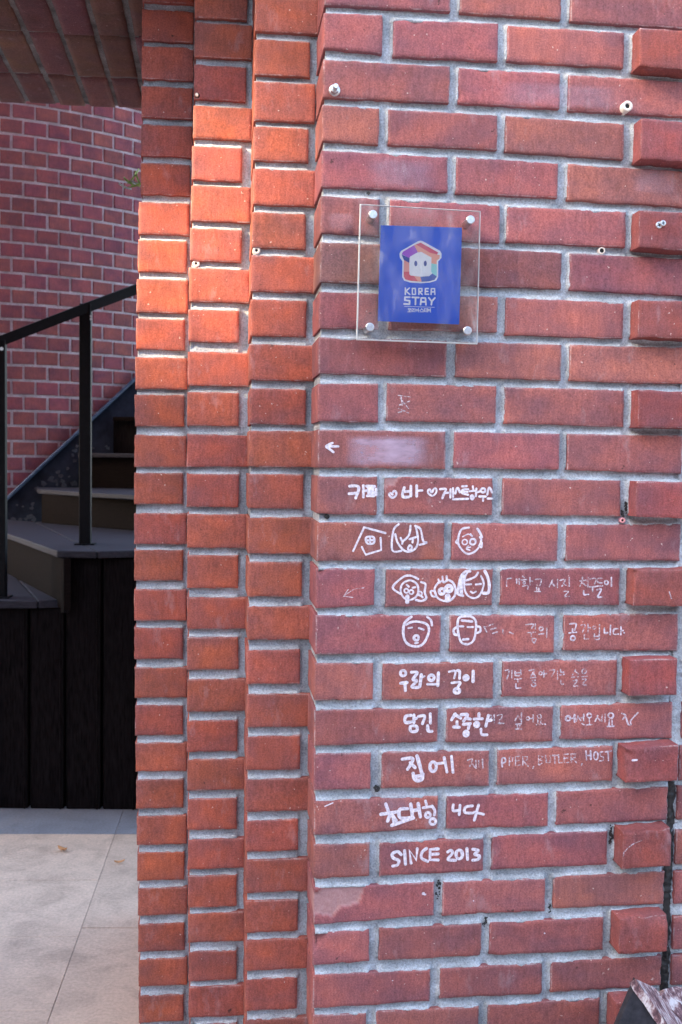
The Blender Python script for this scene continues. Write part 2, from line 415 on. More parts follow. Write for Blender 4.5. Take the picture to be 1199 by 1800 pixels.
# rows above and below the frame
def shift(q, dz): return tuple((u, z+dz) for u, z in q)
rowA = [q for q in main_quads if False]
base_low = {'A': [], 'B': []}; idx = 0
for r in (22, 23, 0, 1):
    y0, L, proj = ROWS[r]
    n = sum(len(ROWS[k][1])+(1 if ROWS[k][2] else 0) for k in ROWS if k < r)
    base_low[r] = main_quads[n:n+len(L)]
for k in range(1, 4):
    for r in ((22, 23)):
        for q in base_low[r]:
            q2 = shift(q, -.134*k + 0.0)
            if q2[0][1] > 0.01 and q2[2][1] > -.06:
                add_brick(q2, 0., .115 if q is base_low[r][0] else .03, wall, tint(BASE_MAIN), (), None, .02); main_quads.append(q2)
for k in range(1, 5):
    for r in (0, 1):
        for q in base_low[r]:
            q2 = shift(q, .134*k); add_brick(q2, 0., .115 if q is base_low[r][0] else .03, wall, tint(BASE_MAIN), (), None, .02); main_quads.append(q2)
ZT = max(q[0][1] for q in main_quads)+.01

# ---- mortar of the face-on wall
def mortar_sheet(name, quads, ul, ur, z0, z1, Y, res, mat, parent, shallow=.0002, deep=.0098, side=.0085):
    nz = int((z1-z0)/res); zz = np.linspace(z0, z1, nz+1); nx = int((ur(z0)-ul(z0))/res); V = np.zeros(((nz+1)*(nx+1), 3))
    s = np.linspace(0, 1, nx+1)
    Uu = np.array([ul(z)+(ur(z)-ul(z))*s for z in zz]); Zz = np.repeat(zz[:, None], nx+1, 1)
    db = np.full(Uu.shape, 9.); da = np.full(Uu.shape, 9.)
    for (tl, tr, br, bl) in quads:
        u0, u1 = tl[0], tr[0]; m = (Uu > u0-.001) & (Uu < u1+.001)
        f = (Uu-u0)/(u1-u0); top = tl[1]+(tr[1]-tl[1])*f; bot = bl[1]+(br[1]-bl[1])*f
        inside = m & (Zz < top) & (Zz > bot)
        d1 = np.where(m & (Zz >= top-.003), np.maximum(Zz-top, 0), 9.); db = np.minimum(db, d1)
        d2 = np.where(m & (Zz <= bot+.003), np.maximum(bot-Zz, 0), 9.); da = np.minimum(da, d2)
    tot = db+da; t = np.where(tot < .026, db/np.maximum(tot, 1e-5), .55)
    dep = np.where(tot < .026, shallow+(deep-shallow)*np.clip(t/.5, 0, 1), side)
    for (tl, tr, br, bl) in quads:
        m = (Uu > tl[0]-.0042) & (Uu <= tl[0]+.001) & (Zz < tl[1]) & (Zz > bl[1]) & (tot > .026)
        dep = np.where(m, shallow+(side-shallow)*np.clip((tl[0]-Uu)/.0042, 0, 1), dep)
    jit = np.zeros(Uu.shape)
    for i in range(Uu.shape[0]):
        for j in range(Uu.shape[1]):
            x, z = Uu[i, j], Zz[i, j]
            jit[i, j] = .0013*noise.noise(Vector((x*130, z*190, 3+Y*9))) + .0016*noise.noise(Vector((x*35, z*45, 7+Y*5)))
    core = np.zeros(Uu.shape, bool)
    for (tl, tr, br, bl) in quads: core |= (Uu > tl[0]+.004) & (Uu < tr[0]-.004) & (Zz < min(tl[1], tr[1])-.004) & (Zz > max(bl[1], br[1])+.004)
    pad = np.pad(dep, 1, mode='edge'); dep = (pad[1:-1, 1:-1]*2+pad[:-2, 1:-1]+pad[2:, 1:-1]+pad[1:-1, :-2]+pad[1:-1, 2:])/6
    Yy = Y+np.where(core, .02, dep+jit)
    V[:, 0] = Uu.ravel(); V[:, 1] = Yy.ravel(); V[:, 2] = Zz.ravel()
    idx = np.arange((nz+1)*(nx+1)).reshape(nz+1, nx+1)
    Fc = np.stack([idx[:-1, :-1], idx[:-1, 1:], idx[1:, 1:], idx[1:, :-1]], -1).reshape(-1, 4)
    me = bpy.data.meshes.new(name); me.from_pydata(V.tolist(), [], Fc.tolist()); me.polygons.foreach_set('use_smooth', [True]*len(me.polygons)); me.update()
    return link(name, me, mat, parent)
zs_px = [(P(itp(CX, y), y).z, P(itp(CX, y), y).x) for y, _ in CX][::-1]
gl_px = [(P(x, y).z, P(x, y).x) for y, x in GL][::-1]
gr_px = [(P(x, y).z, P(x, y).x) for y, x in GR][::-1]
def ifn(tb): 
    a, b = [p[0] for p in tb], [p[1] for p in tb]
    return lambda z: float(np.interp(z, a, b))
uc, ugl, ugr = ifn(zs_px), ifn(gl_px), ifn(gr_px)
mortar_sheet('mortar', main_quads, lambda z: uc(z)+.003, lambda z: ugl(z)+.004, 0, ZT, 0., .0021, M_mortar, wall)
# left return of the mortar behind the corner
def side_strip(parent, uf, Y0, Y1, mat, z1=None):
    V, Fc = [], []; zz = np.linspace(0, z1 or ZT, 260); yy = np.linspace(Y0, Y1, 12)
    for z in zz:
        for y in yy: V.append((uf(z)+.004+.001*noise.noise(Vector((y*60, z*90, 2))), y, z))
    m = len(yy)
    for i in range(len(zz)-1):
        for j in range(m-1): Fc.append((i*m+j, (i+1)*m+j, (i+1)*m+j+1, i*m+j+1))
    obj('mortar', V, Fc, mat, parent, True)
side_strip(wall, uc, .006, .135, M_mortar)

# ---- next wall panel past the movement joint
panel = thing('wall_panel', 'narrow strip of brick wall beyond the black movement joint at the right edge', 'wall', (.8, 0, 0))
pq = []
for r in list(ROWS):
    y0, L, proj = ROWS[r]; x_, _, a, b, c, d = L[2]
    zt = Z(1190, y0+b/2-(4 if r < 8 else 6)/2*0); zb = Z(1190, y0+d/2)
    pitch_z = (zt+zb)/2; ul = ugr(pitch_z)+.004; ln = .19 if r % 2 else .09
    u = ul; first = True
    while u < ul+.42:
        wd = ln if first else .19
        q = ((u, zt), (u+wd, zt), (u+wd, zb), (u, zb)); pq.append(q)
        add_brick(q, .001, .06, panel, tint(BASE_MAIN, .1), (), None, .008 if first else .02); u += wd+.011; first = False
mortar_sheet('mortar', pq, lambda z: ugr(z)+.002, lambda z: ugr(z)+.46, 0, ZT, .001, .006, M_mortar, panel)
V, Fc = [], []
zlo = min(q[2][1] for q in pq); zhi = max(q[0][1] for q in pq); rowz = sorted({(round(q[0][1], 4), round(q[2][1], 4)) for q in pq})
k = 1
while zlo-.067*k > -.06: rowz.append((zlo-.010-.067*(k-1), zlo-.067*k)); k += 1
for k in range(8): rowz.append((zhi+.067*(k+1), zhi+.010+.067*k))
rr_ = random.Random(5)
for n_, (zt, zb) in enumerate(sorted(rowz)):
    u = .615+(.46 if zlo-.001 < zb and zt < zhi+.001 else 0)+(.1 if n_ % 2 else 0)
    if u < 1: u = ugr(zb)+.004
    while u < 3.4:
        v, f = box_vf((u, .001+rr_.uniform(0, .002), zb), (u+.19, .05, zt)); b0 = len(V); V += v; Fc += [tuple(i+b0 for i in q) for q in f]; u += .201
o = obj('outer_brickwork', V, Fc, M_brick, panel); o['kind'] = 'stuff'; o.color = (*BASE_MAIN, 1)
v, f = box_vf((.66, .0105, 0), (3.5, .3, ZT+.2)); fix(obj('mortar', v, f, M_mortar, panel))
# fill of the movement joint: mortar above, black sealant below
def joint_fill(z0, z1, mat, Y, name):
    V, Fc = [], []; zz = np.linspace(z0, z1, int((z1-z0)/.003)+2); n = 7
    for z in zz:
        for k in range(n):
            f = k/(n-1); V.append((ugl(z)+(.0015 if name == 'sealant' else -.003)+(ugr(z)-ugl(z)+(-.0005 if name == 'sealant' else .008))*f + (.0035*noise.noise(Vector((z*60, k*.2, 1)))+.002*noise.noise(Vector((z*240, k, 4))) if name == 'sealant' else .004*f), Y+.004*noise.noise(Vector((f*3, z*150, 5)))-.002*math.sin(f*math.pi), z))
    for i in range(len(zz)-1):
        for k in range(n-1): Fc.append((i*n+k, i*n+k+1, (i+1)*n+k+1, (i+1)*n+k))
    obj(name, V, Fc, mat, wall, True)
zc = Z(1185, 1375)
joint_fill(0, zc, M_tar, .006, 'sealant')
joint_fill(0, zc, M_mortar, .010, 'mortar')
joint_fill(zc+.001, ZT, M_mortar, .006, 'mortar')

# ------------------------------------------------------------------ stepped jamb of the doorway
S3, S2, S1 = .1118, .2310, .3445
jamb = thing('stepped_jamb', 'orange red brick doorway jamb stepping back in three narrow columns left of the wall', 'pillar', (.05, .2, 0))
def zm(y0, l): return [(y0+a/2, y0+b/2, x0/2, x1/2) for a, b, x0, x1 in l]
COL1 = zm(0, [(-95,10,500,682),(35,145,500,680),(165,280,499,680),(305,415,498,677),(440,550,497,676),(575,685,495,668),(712,825,490,666),(845,957,486,657)]) + \
 zm(450, [(82,200,480,661),(222,330,479,650),(357,468,478,658),(488,600,476,647),(630,742,474,655),(763,873,473,643)]) + \
 zm(900, [(5,113,473,656),(133,242,473,643),(272,382,473,656),(408,517,474,643),(547,653,473,657),(680,785,475,643),(812,912,475,657)]) + \
 zm(1350, [(40,142,477,645),(168,270,480,656),(295,395,482,648),(420,518,485,658),(546,645,485,648),(670,766,487,658),(798,893,488,645),(918,1010,489,658)])
COL2 = zm(0, [(-65,65,685,870),(83,205,685,886),(230,353,682,865),(375,490,680,885),(515,635,676,852),(655,780,672,881),(805,920,670,850)]) + \
 zm(450, [(45,163,667,881),(190,302,662,840),(338,457,660,878),(480,598,660,840),(628,742,657,874),(767,883,656,840)]) + \
 zm(900, [(8,127,657,868),(153,268,658,838),(300,413,658,866),(440,555,658,838),(588,702,658,866),(733,843,660,835),(868,978,658,860)]) + \
 zm(1350, [(107,217,658,833),(248,355,660,859),(377,490,662,832),(508,612,660,859),(643,748,662,832),(767,876,663,860),(900,1005,663,834)])
COL3 = zm(0, [(-10,115,897,1121),(142,267,893,1090),(290,427,892,1109),(447,568,890,1085),(595,722,888,1110),(748,873,885,1075)]) + \
 zm(450, [(0,127,883,1115),(155,283,883,1077),(312,438,880,1108),(467,593,878,1075),(615,742,877,1106),(768,888,877,1067)]) + \
 zm(900, [(20,147,873,1103),(175,298,872,1062),(330,450,870,1097),(485,605,870,1055),(640,757,867,1091),(787,907,867,1055)]) + \
 zm(1350, [(37,153,865,1090),(183,293,863,1048),(320,437,863,1084),(465,577,865,1048),(602,710,863,1085),(738,852,863,1045),(880,992,863,1084)])
XL1 = [(-100,251),(100,249),(250,248),(345,247),(400,243),(550,240),(700,237),(850,236),(1000,236),(1150,236.5),(1300,238),(1450,240.5),(1600,242.5),(1750,244),(1900,245)]
XL2 = [(-100,343),(50,342),(200,340),(300,337),(480,333),(650,330),(800,328),(1000,329),(1200,329),(1400,329),(1600,330.5),(1750,331.5),(1900,332)]
XL3 = [(-100,450),(50,448),(250,446),(450,442),(600,440),(750,438.5),(900,436.5),(1050,435),(1200,434),(1400,432),(1700,431.5),(1900,431.5)]
def column(rows, S, XL, key, depth=.125):
    qs = []
    for i, (yt, yb, x0, x1) in enumerate(rows):
        ym = (yt+yb)/2; xl = itp(XL, ym); xm = (xl+x1)/2
        zt, zb = Z(xm, yt, S), Z(xm, yb, S)
        q = ((U(xl, ym, S)+random.uniform(-.0006, .0006), zt+random.uniform(-.0005, .0005)), (U(x1, ym, S), zt+random.uniform(-.0005, .0005)), (U(x1, ym, S), zb), (U(xl, ym, S), zb))
        col = BASE_COL
        ch = []
        if random.random() < .25: ch.append((random.choice([0, 1]), random.choice([0, 1]), random.uniform(.003, .007), .003))
        qs.append((q, col, ch))
    # continue above and below the frame
    full = qs[-2][0]; k = 1; lo = qs[-1][0]; step = .067
    z = lo[2][1]
    while z > .06:
        src = qs[-2 if k % 2 else -1][0]; h = .057; z2 = z-.010
        qs_q = ((src[0][0], z2), (src[1][0], z2), (src[1][0], z2-h), (src[0][0], z2-h)); qs.append((qs_q, BASE_COL, ())); z = z2-h; k += 1
        if len(qs) > 60: break
    top = qs[0][0][0][1]; k = 1
    while top < ZT-.1:
        src = qs[1 if k % 2 else 0][0]; z1 = top+.010
        qs.append((((src[0][0], z1+.057), (src[1][0], z1+.057), (src[1][0], z1), (src[0][0], z1)), BASE_COL, ())); top = z1+.057; k += 1
    for q, col, ch in qs:
        add_brick(q, S, depth, jamb, tint(col, .10), ch, None, .0055)
    return [q for q, _, _ in qs]
q3 = column(COL3, S3, XL3, 3); q2 = column(COL2, S2, XL2, 2); q1 = column(COL1, S1, XL1, 1)
def ul_of(XL, S):
    tb = sorted([(P(x, y, S).z, P(x, y, S).x) for y, x in XL]); return ifn(tb)
u1, u2, u3 = ul_of(XL1, S1), ul_of(XL2, S2), ul_of(XL3, S3)
for qs, S, ua, ub in ((q3, S3, u3, uc), (q2, S2, u2, u3), (q1, S1, u1, u2)):
    mortar_sheet('mortar', qs, lambda z, ua=ua: ua(z)+.003, lambda z, ub=ub: ub(z)+.006, 0, ZT, S, .0022, M_mortar, jamb, .0006, .0098, .011)
side_strip(jamb, u3, S3+.006, S2+.02, M_mortar); side_strip(jamb, u2, S2+.006, S1+.02, M_mortar)
# inner reveal of the jamb, facing the passage: header courses seen only from the passage
SB = 1.08
ub_ = u1(1.2)
side_strip(jamb, u1, S1+.006, SB, M_mortar)
V, Fc = [], []
z = .0; k = 0
while z < ZT-.07:
    y = S1+.13+(.05 if k % 2 else 0)
    while y < SB-.02:
        v, f = box_vf((u1(z)+.0, y, z+.01), (u1(z)+.05, min(y+.19, SB), z+.067)); b0 = len(V); V += v; Fc += [tuple(i+b0 for i in q) for q in f]; y += .2
    z += .067; k += 1
rv = obj('reveal_brickwork', V, Fc, M_brick, jamb); rv['kind'] = 'stuff'; rv.color = (*BASE_COL, 1)
v, f = box_vf((ub_+.03, S1+.03, 0), (.75, SB, ZT)); fix(obj('core', v, f, M_deepcol, jamb))

# ------------------------------------------------------------------ lintel with brick soffit over the passage
HS = EYE+.80
lint = thing('brick_soffit', 'dark brick soffit of the doorway lintel overhead at top left', 'ceiling', (-.5, .7, HS))
JW, JL = .0665, .205
back = [PZ(x, 190, HS) for x in (0, 245)]
Yb = PZ(150, 190, HS).y; Yc = [Yb, PZ(150, 137, HS).y, PZ(150, 64, HS).y]
Yc += [Yc[2]-(Yc[1]-Yc[2]) if False else Yc[2]-.205, Yc[2]-.41]
uj = PZ(243, 189, HS).x
for i in range(-1, 22):
    for j in range(4):
        ur_ = uj + .012 - i*JW; ul_ = ur_-JW+.011
        ya, yb_ = Yc[j+1]+.006, Yc[j]-.006
        if ya < S2+.02: ya = S2+.02
        if yb_-ya < .02: continue
        # bottom face grid
        V, Fc = [], []; S = i*7.3+j*3.1; nx, ny = 6, 16; jz = random.uniform(-.0025, .0015)
        sx, sy = random.uniform(-.0015, .0015), random.uniform(-.003, .003)
        for b_ in range(ny+1):
            for a_ in range(nx+1):
                x = ul_+(ur_-ul_)*a_/nx+sx; y = ya+(yb_-ya)*b_/ny+sy; e = min(a_, nx-a_, b_, ny-b_)
                V.append(Vector((x+(.0012*vnoise(x*60, y*60, S) if e == 0 else 0), y, HS+jz+.001*vnoise(x*40+S, y*40, 1)+(.003 if e == 0 else 0))))
        for b_ in range(ny):
            for a_ in range(nx):
                q0 = b_*(nx+1)+a_; Fc.append((q0, q0+nx+1, q0+nx+2, q0+1))
        ring = [a_ for a_ in range(nx+1)] + [b_*(nx+1)+nx for b_ in range(1, ny+1)] + [ny*(nx+1)+a_ for a_ in range(nx-1, -1, -1)] + [b_*(nx+1) for b_ in range(ny-1, 0, -1)]
        b0 = len(V); V += [Vector((V[q].x, V[q].y, HS+.05)) for q in ring]; n = len(ring)
        Fc += [(ring[k], ring[(k+1) % n], b0+(k+1) % n, b0+k) for k in range(n)]
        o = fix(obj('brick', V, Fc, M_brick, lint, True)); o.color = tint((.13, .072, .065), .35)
V, Fc = [], []; nx, ny = 130, 60
for b_ in range(ny+1):
    for a_ in range(nx+1):
        x = -1.5+(uj+.03+1.5)*a_/nx; y = S2+.02+(Yb-S2-.03)*b_/ny; V.append((x, y, HS+.006+.0035*vnoise(x*50, y*30, 2)))
for b_ in range(ny):
    for a_ in range(nx): q0 = b_*(nx+1)+a_; Fc.append((q0, q0+nx+1, q0+nx+2, q0+1))
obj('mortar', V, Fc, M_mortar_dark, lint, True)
v, f = box_vf((-1.7, S2+.02, HS+.02), (uj+.02, Yb-.001, HS+.5)); fix(obj('core', v, f, M_deepcol, lint))
v, f = box_vf((-1.9, 0., EYE+.85), (uc(1.9)-.001, S2+.018, HS+.5)); fix(obj('face_band', v, f, M_deepcol, lint))
v, f = box_vf((-9, .06, HS+.5), (9, Yb-.01, 9)); fix(obj('upper_facade', v, f, M_deepcol, lint))
far_jamb = thing('far_jamb', 'plain brick jamb on the far left side of the passage, outside the picture', 'pillar', (-1.5, .5, 0))
V, Fc = [], []; z = 0.; k = 0
while z < HS-.05:
    for a0, s_ in ((-1.45, S1), (-1.57, S2), (-1.69, S3), (-1.81, 0.)):
        v, f = box_vf((a0-.118, s_, z+.01), (a0, s_+.2 if k % 2 else s_+.19, z+.067)); b0 = len(V); V += v; Fc += [tuple(i+b0 for i in q) for q in f]
    z += .067; k += 1
ob = obj('brickwork', V, Fc, M_brick, far_jamb); ob['kind'] = 'stuff'; ob.color = (*BASE_COL, 1)
v, f = box_vf((-2.2, .5, 0), (-1.46, SB, HS+.4)); fix(obj('core', v, f, M_deepcol, far_jamb))

# ------------------------------------------------------------------ curved brick wall behind the stairs
cw = thing('curved_brick_wall', 'curved red brick wall of short headers with pale joints behind the stairs', 'wall', (CYL.x, CYL.y, 0))
ztop0 = PC(2, 206.6, CR).z; pz = .0704
aL = -math.pi/2
def ang(x, y): p = PC(x, y, CR); return math.atan2(p.y-CYL.y, p.x-CYL.x)
a_ref = ang(40, 202); da_ = .1085/CR
def cyl_pt(a, z, r): return Vector((CYL.x+r*math.cos(a), CYL.y+r*math.sin(a), z))
a_left = ang(0, 500)-.02; a_right = ang(246, 500)+.06
extraV, extraF = [], []; nfar = 0
for k in range(-8, 46):
    zt = ztop0-.0035-k*pz; zb = zt-.0585
    shift_ = (k % 2)*.5
    for i in range(-16, 14):
        a0 = a_ref+(i+shift_+.02)*da_+.0045; a1 = a0+da_-.0105/CR*1.05
        a0 += random.uniform(-.0012, .0012); jz = random.uniform(-.0012, .0012)
        inview = a1 > a_left and a0 < a_right and zb < P(120, 185, 3.9).z and zt > .78
        V, Fc = [], []
        Rr = CR+random.uniform(.0, .003)
        for (r_, ins) in ((CR-.05, 0), (Rr-.0025, 0), (Rr, .0022)):
            for a_, z_ in ((a0+ins/CR, zt-ins+jz), (a1-ins/CR, zt-ins+jz), (a1-ins/CR, zb+ins+jz), (a0+ins/CR, zb+ins+jz)):
                V.append(cyl_pt(a_+random.uniform(-.0008, .0008), z_+random.uniform(-.0012, .0012), r_))
        for l in (0, 4):
            for q in range(4): Fc.append((l+q, l+4+q, l+4+(q+1) % 4, l+(q+1) % 4))
        Fc.append((8, 11, 10, 9))
        if inview and nfar < 298:
            o = fix(obj('brick', V, Fc, M_far, cw)); o.color = tint((.32, .126, .150), .15); nfar += 1
        else:
            b0 = len(extraV); extraV += V; extraF += [tuple(x+b0 for x in q) for q in Fc]
o = obj('outer_brickwork', extraV, extraF, M_far, cw); o['kind'] = 'stuff'; o.color = (.27, .085, .085, 1)
V, Fc = [], []; na, nz = 120, 160
for j in range(nz+1):
    for i in range(na+1):
        a_ = a_ref-17*da_+31*da_*i/na; z_ = 3.2*j/nz; V.append(cyl_pt(a_, z_, CR-.0045+.0012*vnoise(a_*60, z_*40, 0)))
for j in range(nz):
    for i in range(na): q0 = j*(na+1)+i; Fc.append((q0, q0+1, q0+na+2, q0+na+1))
obj('mortar', V, Fc, M_mortar_far, cw, True)

# ------------------------------------------------------------------ staircase
st = thing('staircase', 'dark wooden winding staircase with black board cladding and a black handrail', 'staircase', PZ(120, 1422, 0))
zL, z0s, z1s, z2s, z3s = .817, .66, .960, 1.122, 1.285
zh = Vector((0, 0, 1))
def slab(name, pts, th, mat, parent=st, bw=.004):
    o = fix(obj(name, *prism_vf(pts, Vector((0, 0, -th))), mat, parent)); bev(o, bw); return o
# cladding boards: plane through the base line
b0_, b1_ = PZ(0, 1421, 0), PZ(236, 1423.5, 0); bd = (b1_-b0_).normalized(); bn = Vector((bd.y, -bd.x, 0))
def on_base(x, y):  # point on the cladding plane
    d = ray(x, y); t = (b0_-CAM).dot(bn)/d.dot(bn); return CAM+d*t
edges_px = [-140, -76, -13, 51, 114, 178.5, 242, 306, 370]
for i in range(len(edges_px)-1):
    p0, p1 = on_base(edges_px[i], 1415), on_base(edges_px[i+1], 1415)
    p0.z = p1.z = 0
    top = (z0s if edges_px[i+1] < 120 else zL)-.026
    dv = (p1-p0).normalized(); gp = .004
    pts = [p0+dv*gp, p1-dv*gp]
    A, B = pts
    poly = [A+bn*0, B+bn*0, B+zh*top, A+zh*top]
    fo = fix(obj('cladding_board', *prism_vf(poly, -bn*.018), M_clad, st)); bev(fo, .004)
    # bead strip beside the joint
    bx = p1-dv*.0165
    o = fix(obj('bead', *prism_vf([bx+bn*.004, bx+dv*.006+bn*.004, bx+dv*.006+bn*.004+zh*(top-.002), bx+bn*.004+zh*(top-.002)], -bn*.0045), M_clad, st)); bev(o, .002)
pA, pB = on_base(-140, 1415), on_base(370, 1415); pA.z = pB.z = 0
poly = [pA-bn*.03, pB-bn*.03, pB-bn*.03+zh*(z0s-.03), pA-bn*.03+zh*(z0s-.03)]
fix(obj('frame_board', *prism_vf(poly, -bn*.05), M_clad, st))
pM = on_base(116, 1415); pM.z = 0
poly = [pM-bn*.03, pB-bn*.03, pB-bn*.03+zh*(zL-.03), pM-bn*.03+zh*(zL-.03)]
fix(obj('frame_board', *prism_vf(poly, -bn*.05), M_clad, st))
# lower tread: two boards with a diagonal seam
fr = lambda x, y, z: PZ(x, y, z)
slab('tread', [fr(-60, 1056, z0s), fr(66, 1056, z0s), fr(22, 1008, z0s), fr(-60, 960, z0s)], .024, M_deck)
slab('tread', [fr(67.5, 1056, z0s), fr(114, 1054, z0s), fr(118, 1049, z0s), fr(60, 1005, z0s), fr(-5, 970, z0s), fr(23.5, 1008, z0s)], .024, M_deck)
# landing
bk = PC(4, 912, CR+.02); bk.z = zL
slab('landing_board', [fr(9, 936, zL), fr(78, 960, zL), fr(100, 968, zL), fr(170, 969, zL), fr(120, 947, zL), fr(60, 917, zL), fr(0, 912, zL)], .022, M_deck)
slab('landing_board', [fr(172, 969, zL), fr(250, 967, zL), fr(330, 965, zL), fr(330, 925, zL), fr(140, 917, zL), fr(62, 917, zL), fr(122, 947, zL)], .022, M_deck)
# riser between lower tread and landing (wood, running back to the left)
def riser(name, a, b, zt, zb, th=.02, mat=M_riser):
    a = Vector(a); b = Vector(b); n = (b-a).cross(zh).normalized()
    if n.dot(CAM-a) < 0: n = -n
    poly = [Vector((a.x, a.y, zb)), Vector((b.x, b.y, zb)), Vector((b.x, b.y, zt)), Vector((a.x, a.y, zt))]
    o = fix(obj(name, *prism_vf(poly, -n*th), mat, st)); bev(o, .002); return o
a = fr(-30, 925, zL); b = fr(104, 970.5, zL)
off = Vector((.02, .03, 0))
riser('riser', a+off, b+off*.6, zL-.022, z0s-.02)
c_ = fr(122, 970, zL); riser('riser', b+off*.6, Vector((c_.x, c_.y, 0))+Vector((.0, .02, 0)), zL-.022, z0s-.03, .02, M_clad)
# step 1
slab('tread', [fr(67, 860, z1s), fr(160, 866, z1s), fr(250, 870.5, z1s), fr(400, 872, z1s), fr(330, 842, z1s), fr(60, 852, z1s)], .020, M_deck)
ra, rb = fr(73, 919, zL), fr(300, 938, zL)
riser('riser', ra, rb, z1s-.020, zL)
# step 2, 3
r2 = [fr(138, 857, z1s), fr(300, 860, z1s)]
riser('riser', r2[0], r2[1], z2s-.018, z1s)
d2 = Vector((0, -.03, 0))
def lift(p, z): q = Vector(p); q.z = z; return q
slab('tread', [lift(r2[0]+d2, z2s), lift(r2[1]+d2, z2s), lift(r2[1]+Vector((.1, .5, 0)), z2s), lift(r2[0]+Vector((.16, .55, 0)), z2s)], .020, M_deck)
dp = r2[0].y+DIST+.12
r3a = P(199, 797, r2[0].y+.10); r3b = P(320, 797, r2[1].y+.10)
zt3 = P(199, 733, r3a.y).z
riser('riser', r3a, r3b, zt3-.018, z2s-.01, .02, M_clad)
slab('tread', [lift(r3a+d2, zt3), lift(r3b+d2, zt3), lift(r3b+Vector((.1, .4, 0)), zt3), lift(r3a+Vector((.1, .4, 0)), zt3)], .020, M_riser)
# steel plate stringer hugging the curved wall
rs = CR+.045; V, Fc = [], []; xs = np.linspace(-12, 258, 28)
for x in xs:
    yt = 890.5-(x-0)*(890.5-666)/240.
    p = PC(x, yt, rs); V.append(p); V.append(Vector((p.x, p.y, .6)))
for i in range(len(xs)-1): Fc.append((2*i, 2*i+2, 2*i+3, 2*i+1))
pl = obj('stringer_plate', V, Fc, M_plate, st, True)
m = pl.modifiers.new('t', 'SOLIDIFY'); m.thickness = .008; m.offset = 0
pts = [PC(x, 888-(x)*(890.5-666)/240., rs+.012) for x in xs]
obj('stringer_rail', *tube(pts, .0085, 10), M_rail, st, True)
# flaked paint on the plate
V, Fc = [], []
rnd = random.Random(4)
for (fx, fy, fs_) in [(103,829,5),(108,836,5),(119,824,3.5),(90,842,6),(97,846,5),(110,846,5),(76,850,6),(66,858,5),(122,838,2.5),(100,852,4),(57,886,5),(56,893,4),(55,908,7),(60,913,5),(22,914,6),(15,917,5),(35,915,5),(46,913,4),(30,888,2.5),(40,890,2.5),(132,792,5),(128,800,4),(131,810,4),(136,784,4),(112,853,6),(130,850,6),(164,788,3),(190,788,4),(187,784,3)]:
    cpt = PC(fx, fy, rs+.0055+rnd.random()*.001); n = 9; b0 = len(V); t_ = (cpt.xy-CYL).orthogonal().normalized()
    sc_ = fs_/F*(cpt-CAM).length
    for k in range(n):
        an = 2*math.pi*k/n; rr = sc_*rnd.uniform(.55, 1.25); V.append(Vector((cpt.x+t_.x*rr*math.cos(an), cpt.y+t_.y*rr*math.cos(an), cpt.z+rr*.8*math.sin(an))))
    Fc.append(tuple(range(b0, b0+n)))
fl = obj('flaked_paint', V, Fc, M_flake, st); fl['kind'] = 'stuff'
# posts and handrail
hw = .0185
pb = PZ(150, 957, zL); pt_z = P(157, 535, pb.y).z
v, f = box_vf((pb.x-hw, pb.y-hw, zL), (pb.x+hw, pb.y+hw, pt_z)); o = fix(obj('post', v, f, M_black, st)); bev(o, .003); o.rotation_euler.z = .0
pb2 = PZ(1, 1050, z0s); pt2_z = P(1, 598, pb2.y).z
v, f = box_vf((pb2.x-hw, pb2.y-hw, z0s), (pb2.x+hw, pb2.y+hw, pt2_z)); o = fix(obj('post', v, f, M_black, st)); bev(o, .003)
e1 = P(157, 539, pb.y); e0 = P(2, 599, pb2.y); dv = (e1-e0)
end = P(262, 500, pb.y+.14)
obj('handrail', *tube([e0-dv*.8, e0, e1, end, end+(end-e1)*1.2], .0155, square=True), M_black, st)
for q_, zz_ in ((pb, zL), (pb2, z0s)):
    v, f = box_vf((q_.x-.032, q_.y-.032, zz_), (q_.x+.032, q_.y+.032, zz_+.004)); bev(fix(obj('base_plate', v, f, M_black, st)), .001)
for (bx, by) in ((160, 556), (160, 561)):
    p = P(bx, by, pb.y-hw-.001); obj('screw', *tube([p, p+Vector((0, -.002, 0))], .004, 8), M_steel, st)
p = P(3, 613, pb2.y-hw-.001); obj('screw', *tube([p, p+Vector((0, -.002, 0))], .006, 8), M_steel, st)

# ------------------------------------------------------------------ floor
def slab_mat(name, base, dirt):
    m, t, b = new_mat(name, .55); v = wpos(t)
    oi = N(t, 'ShaderNodeObjectInfo')
    n1 = noise_n(t, v, 11, 7, .70, .8); n2 = noise_n(t, v, 130, 4, .7); n3 = noise_n(t, mapping(t, v, (1, .6, 1), (4, 2, 0)), 5.2, 6, .7, .6)
    c = ramp(t, n1, [(.28, tuple(x*.70 for x in base)), (.5, base), (.75, tuple(min(1, x*1.15) for x in base))])
    c = mixc(t, ramp(t, n3, [(.52, g(0)), (.75, g(.45))]), c, dirt)
    c = mixc(t, 1., c, ramp(t, n2, [(.3, g(.80)), (.7, g(1.15))]), 'MULTIPLY')
    c = mixc(t, 1., c, ramp(t, oi.outputs['Random'], [(0, g(.93)), (1, g(1.05))]), 'MULTIPLY')
    t.links.new(c, b.inputs['Base Color']); bump(t, b, n2, .25, .0008)
    t.links.new(ramp(t, n1, [(.3, g(.5)), (.7, g(.75))]), b.inputs['Roughness']); return m
M_slab = slab_mat('beige_stone_slab', (.56, .43, .335), (.38, .295, .235))
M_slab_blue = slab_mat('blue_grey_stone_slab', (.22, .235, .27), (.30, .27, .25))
M_ground = slab_mat('joint_bed', (.42, .35, .30), (.1, .09, .08))
fl_ = link('floor', mesh('floor', [(-30, -30, -.0022), (30, -30, -.0022), (30, 30, -.0022), (-30, 30, -.0022)], [(0, 1, 2, 3)]), M_ground); fl_['kind'] = 'structure'
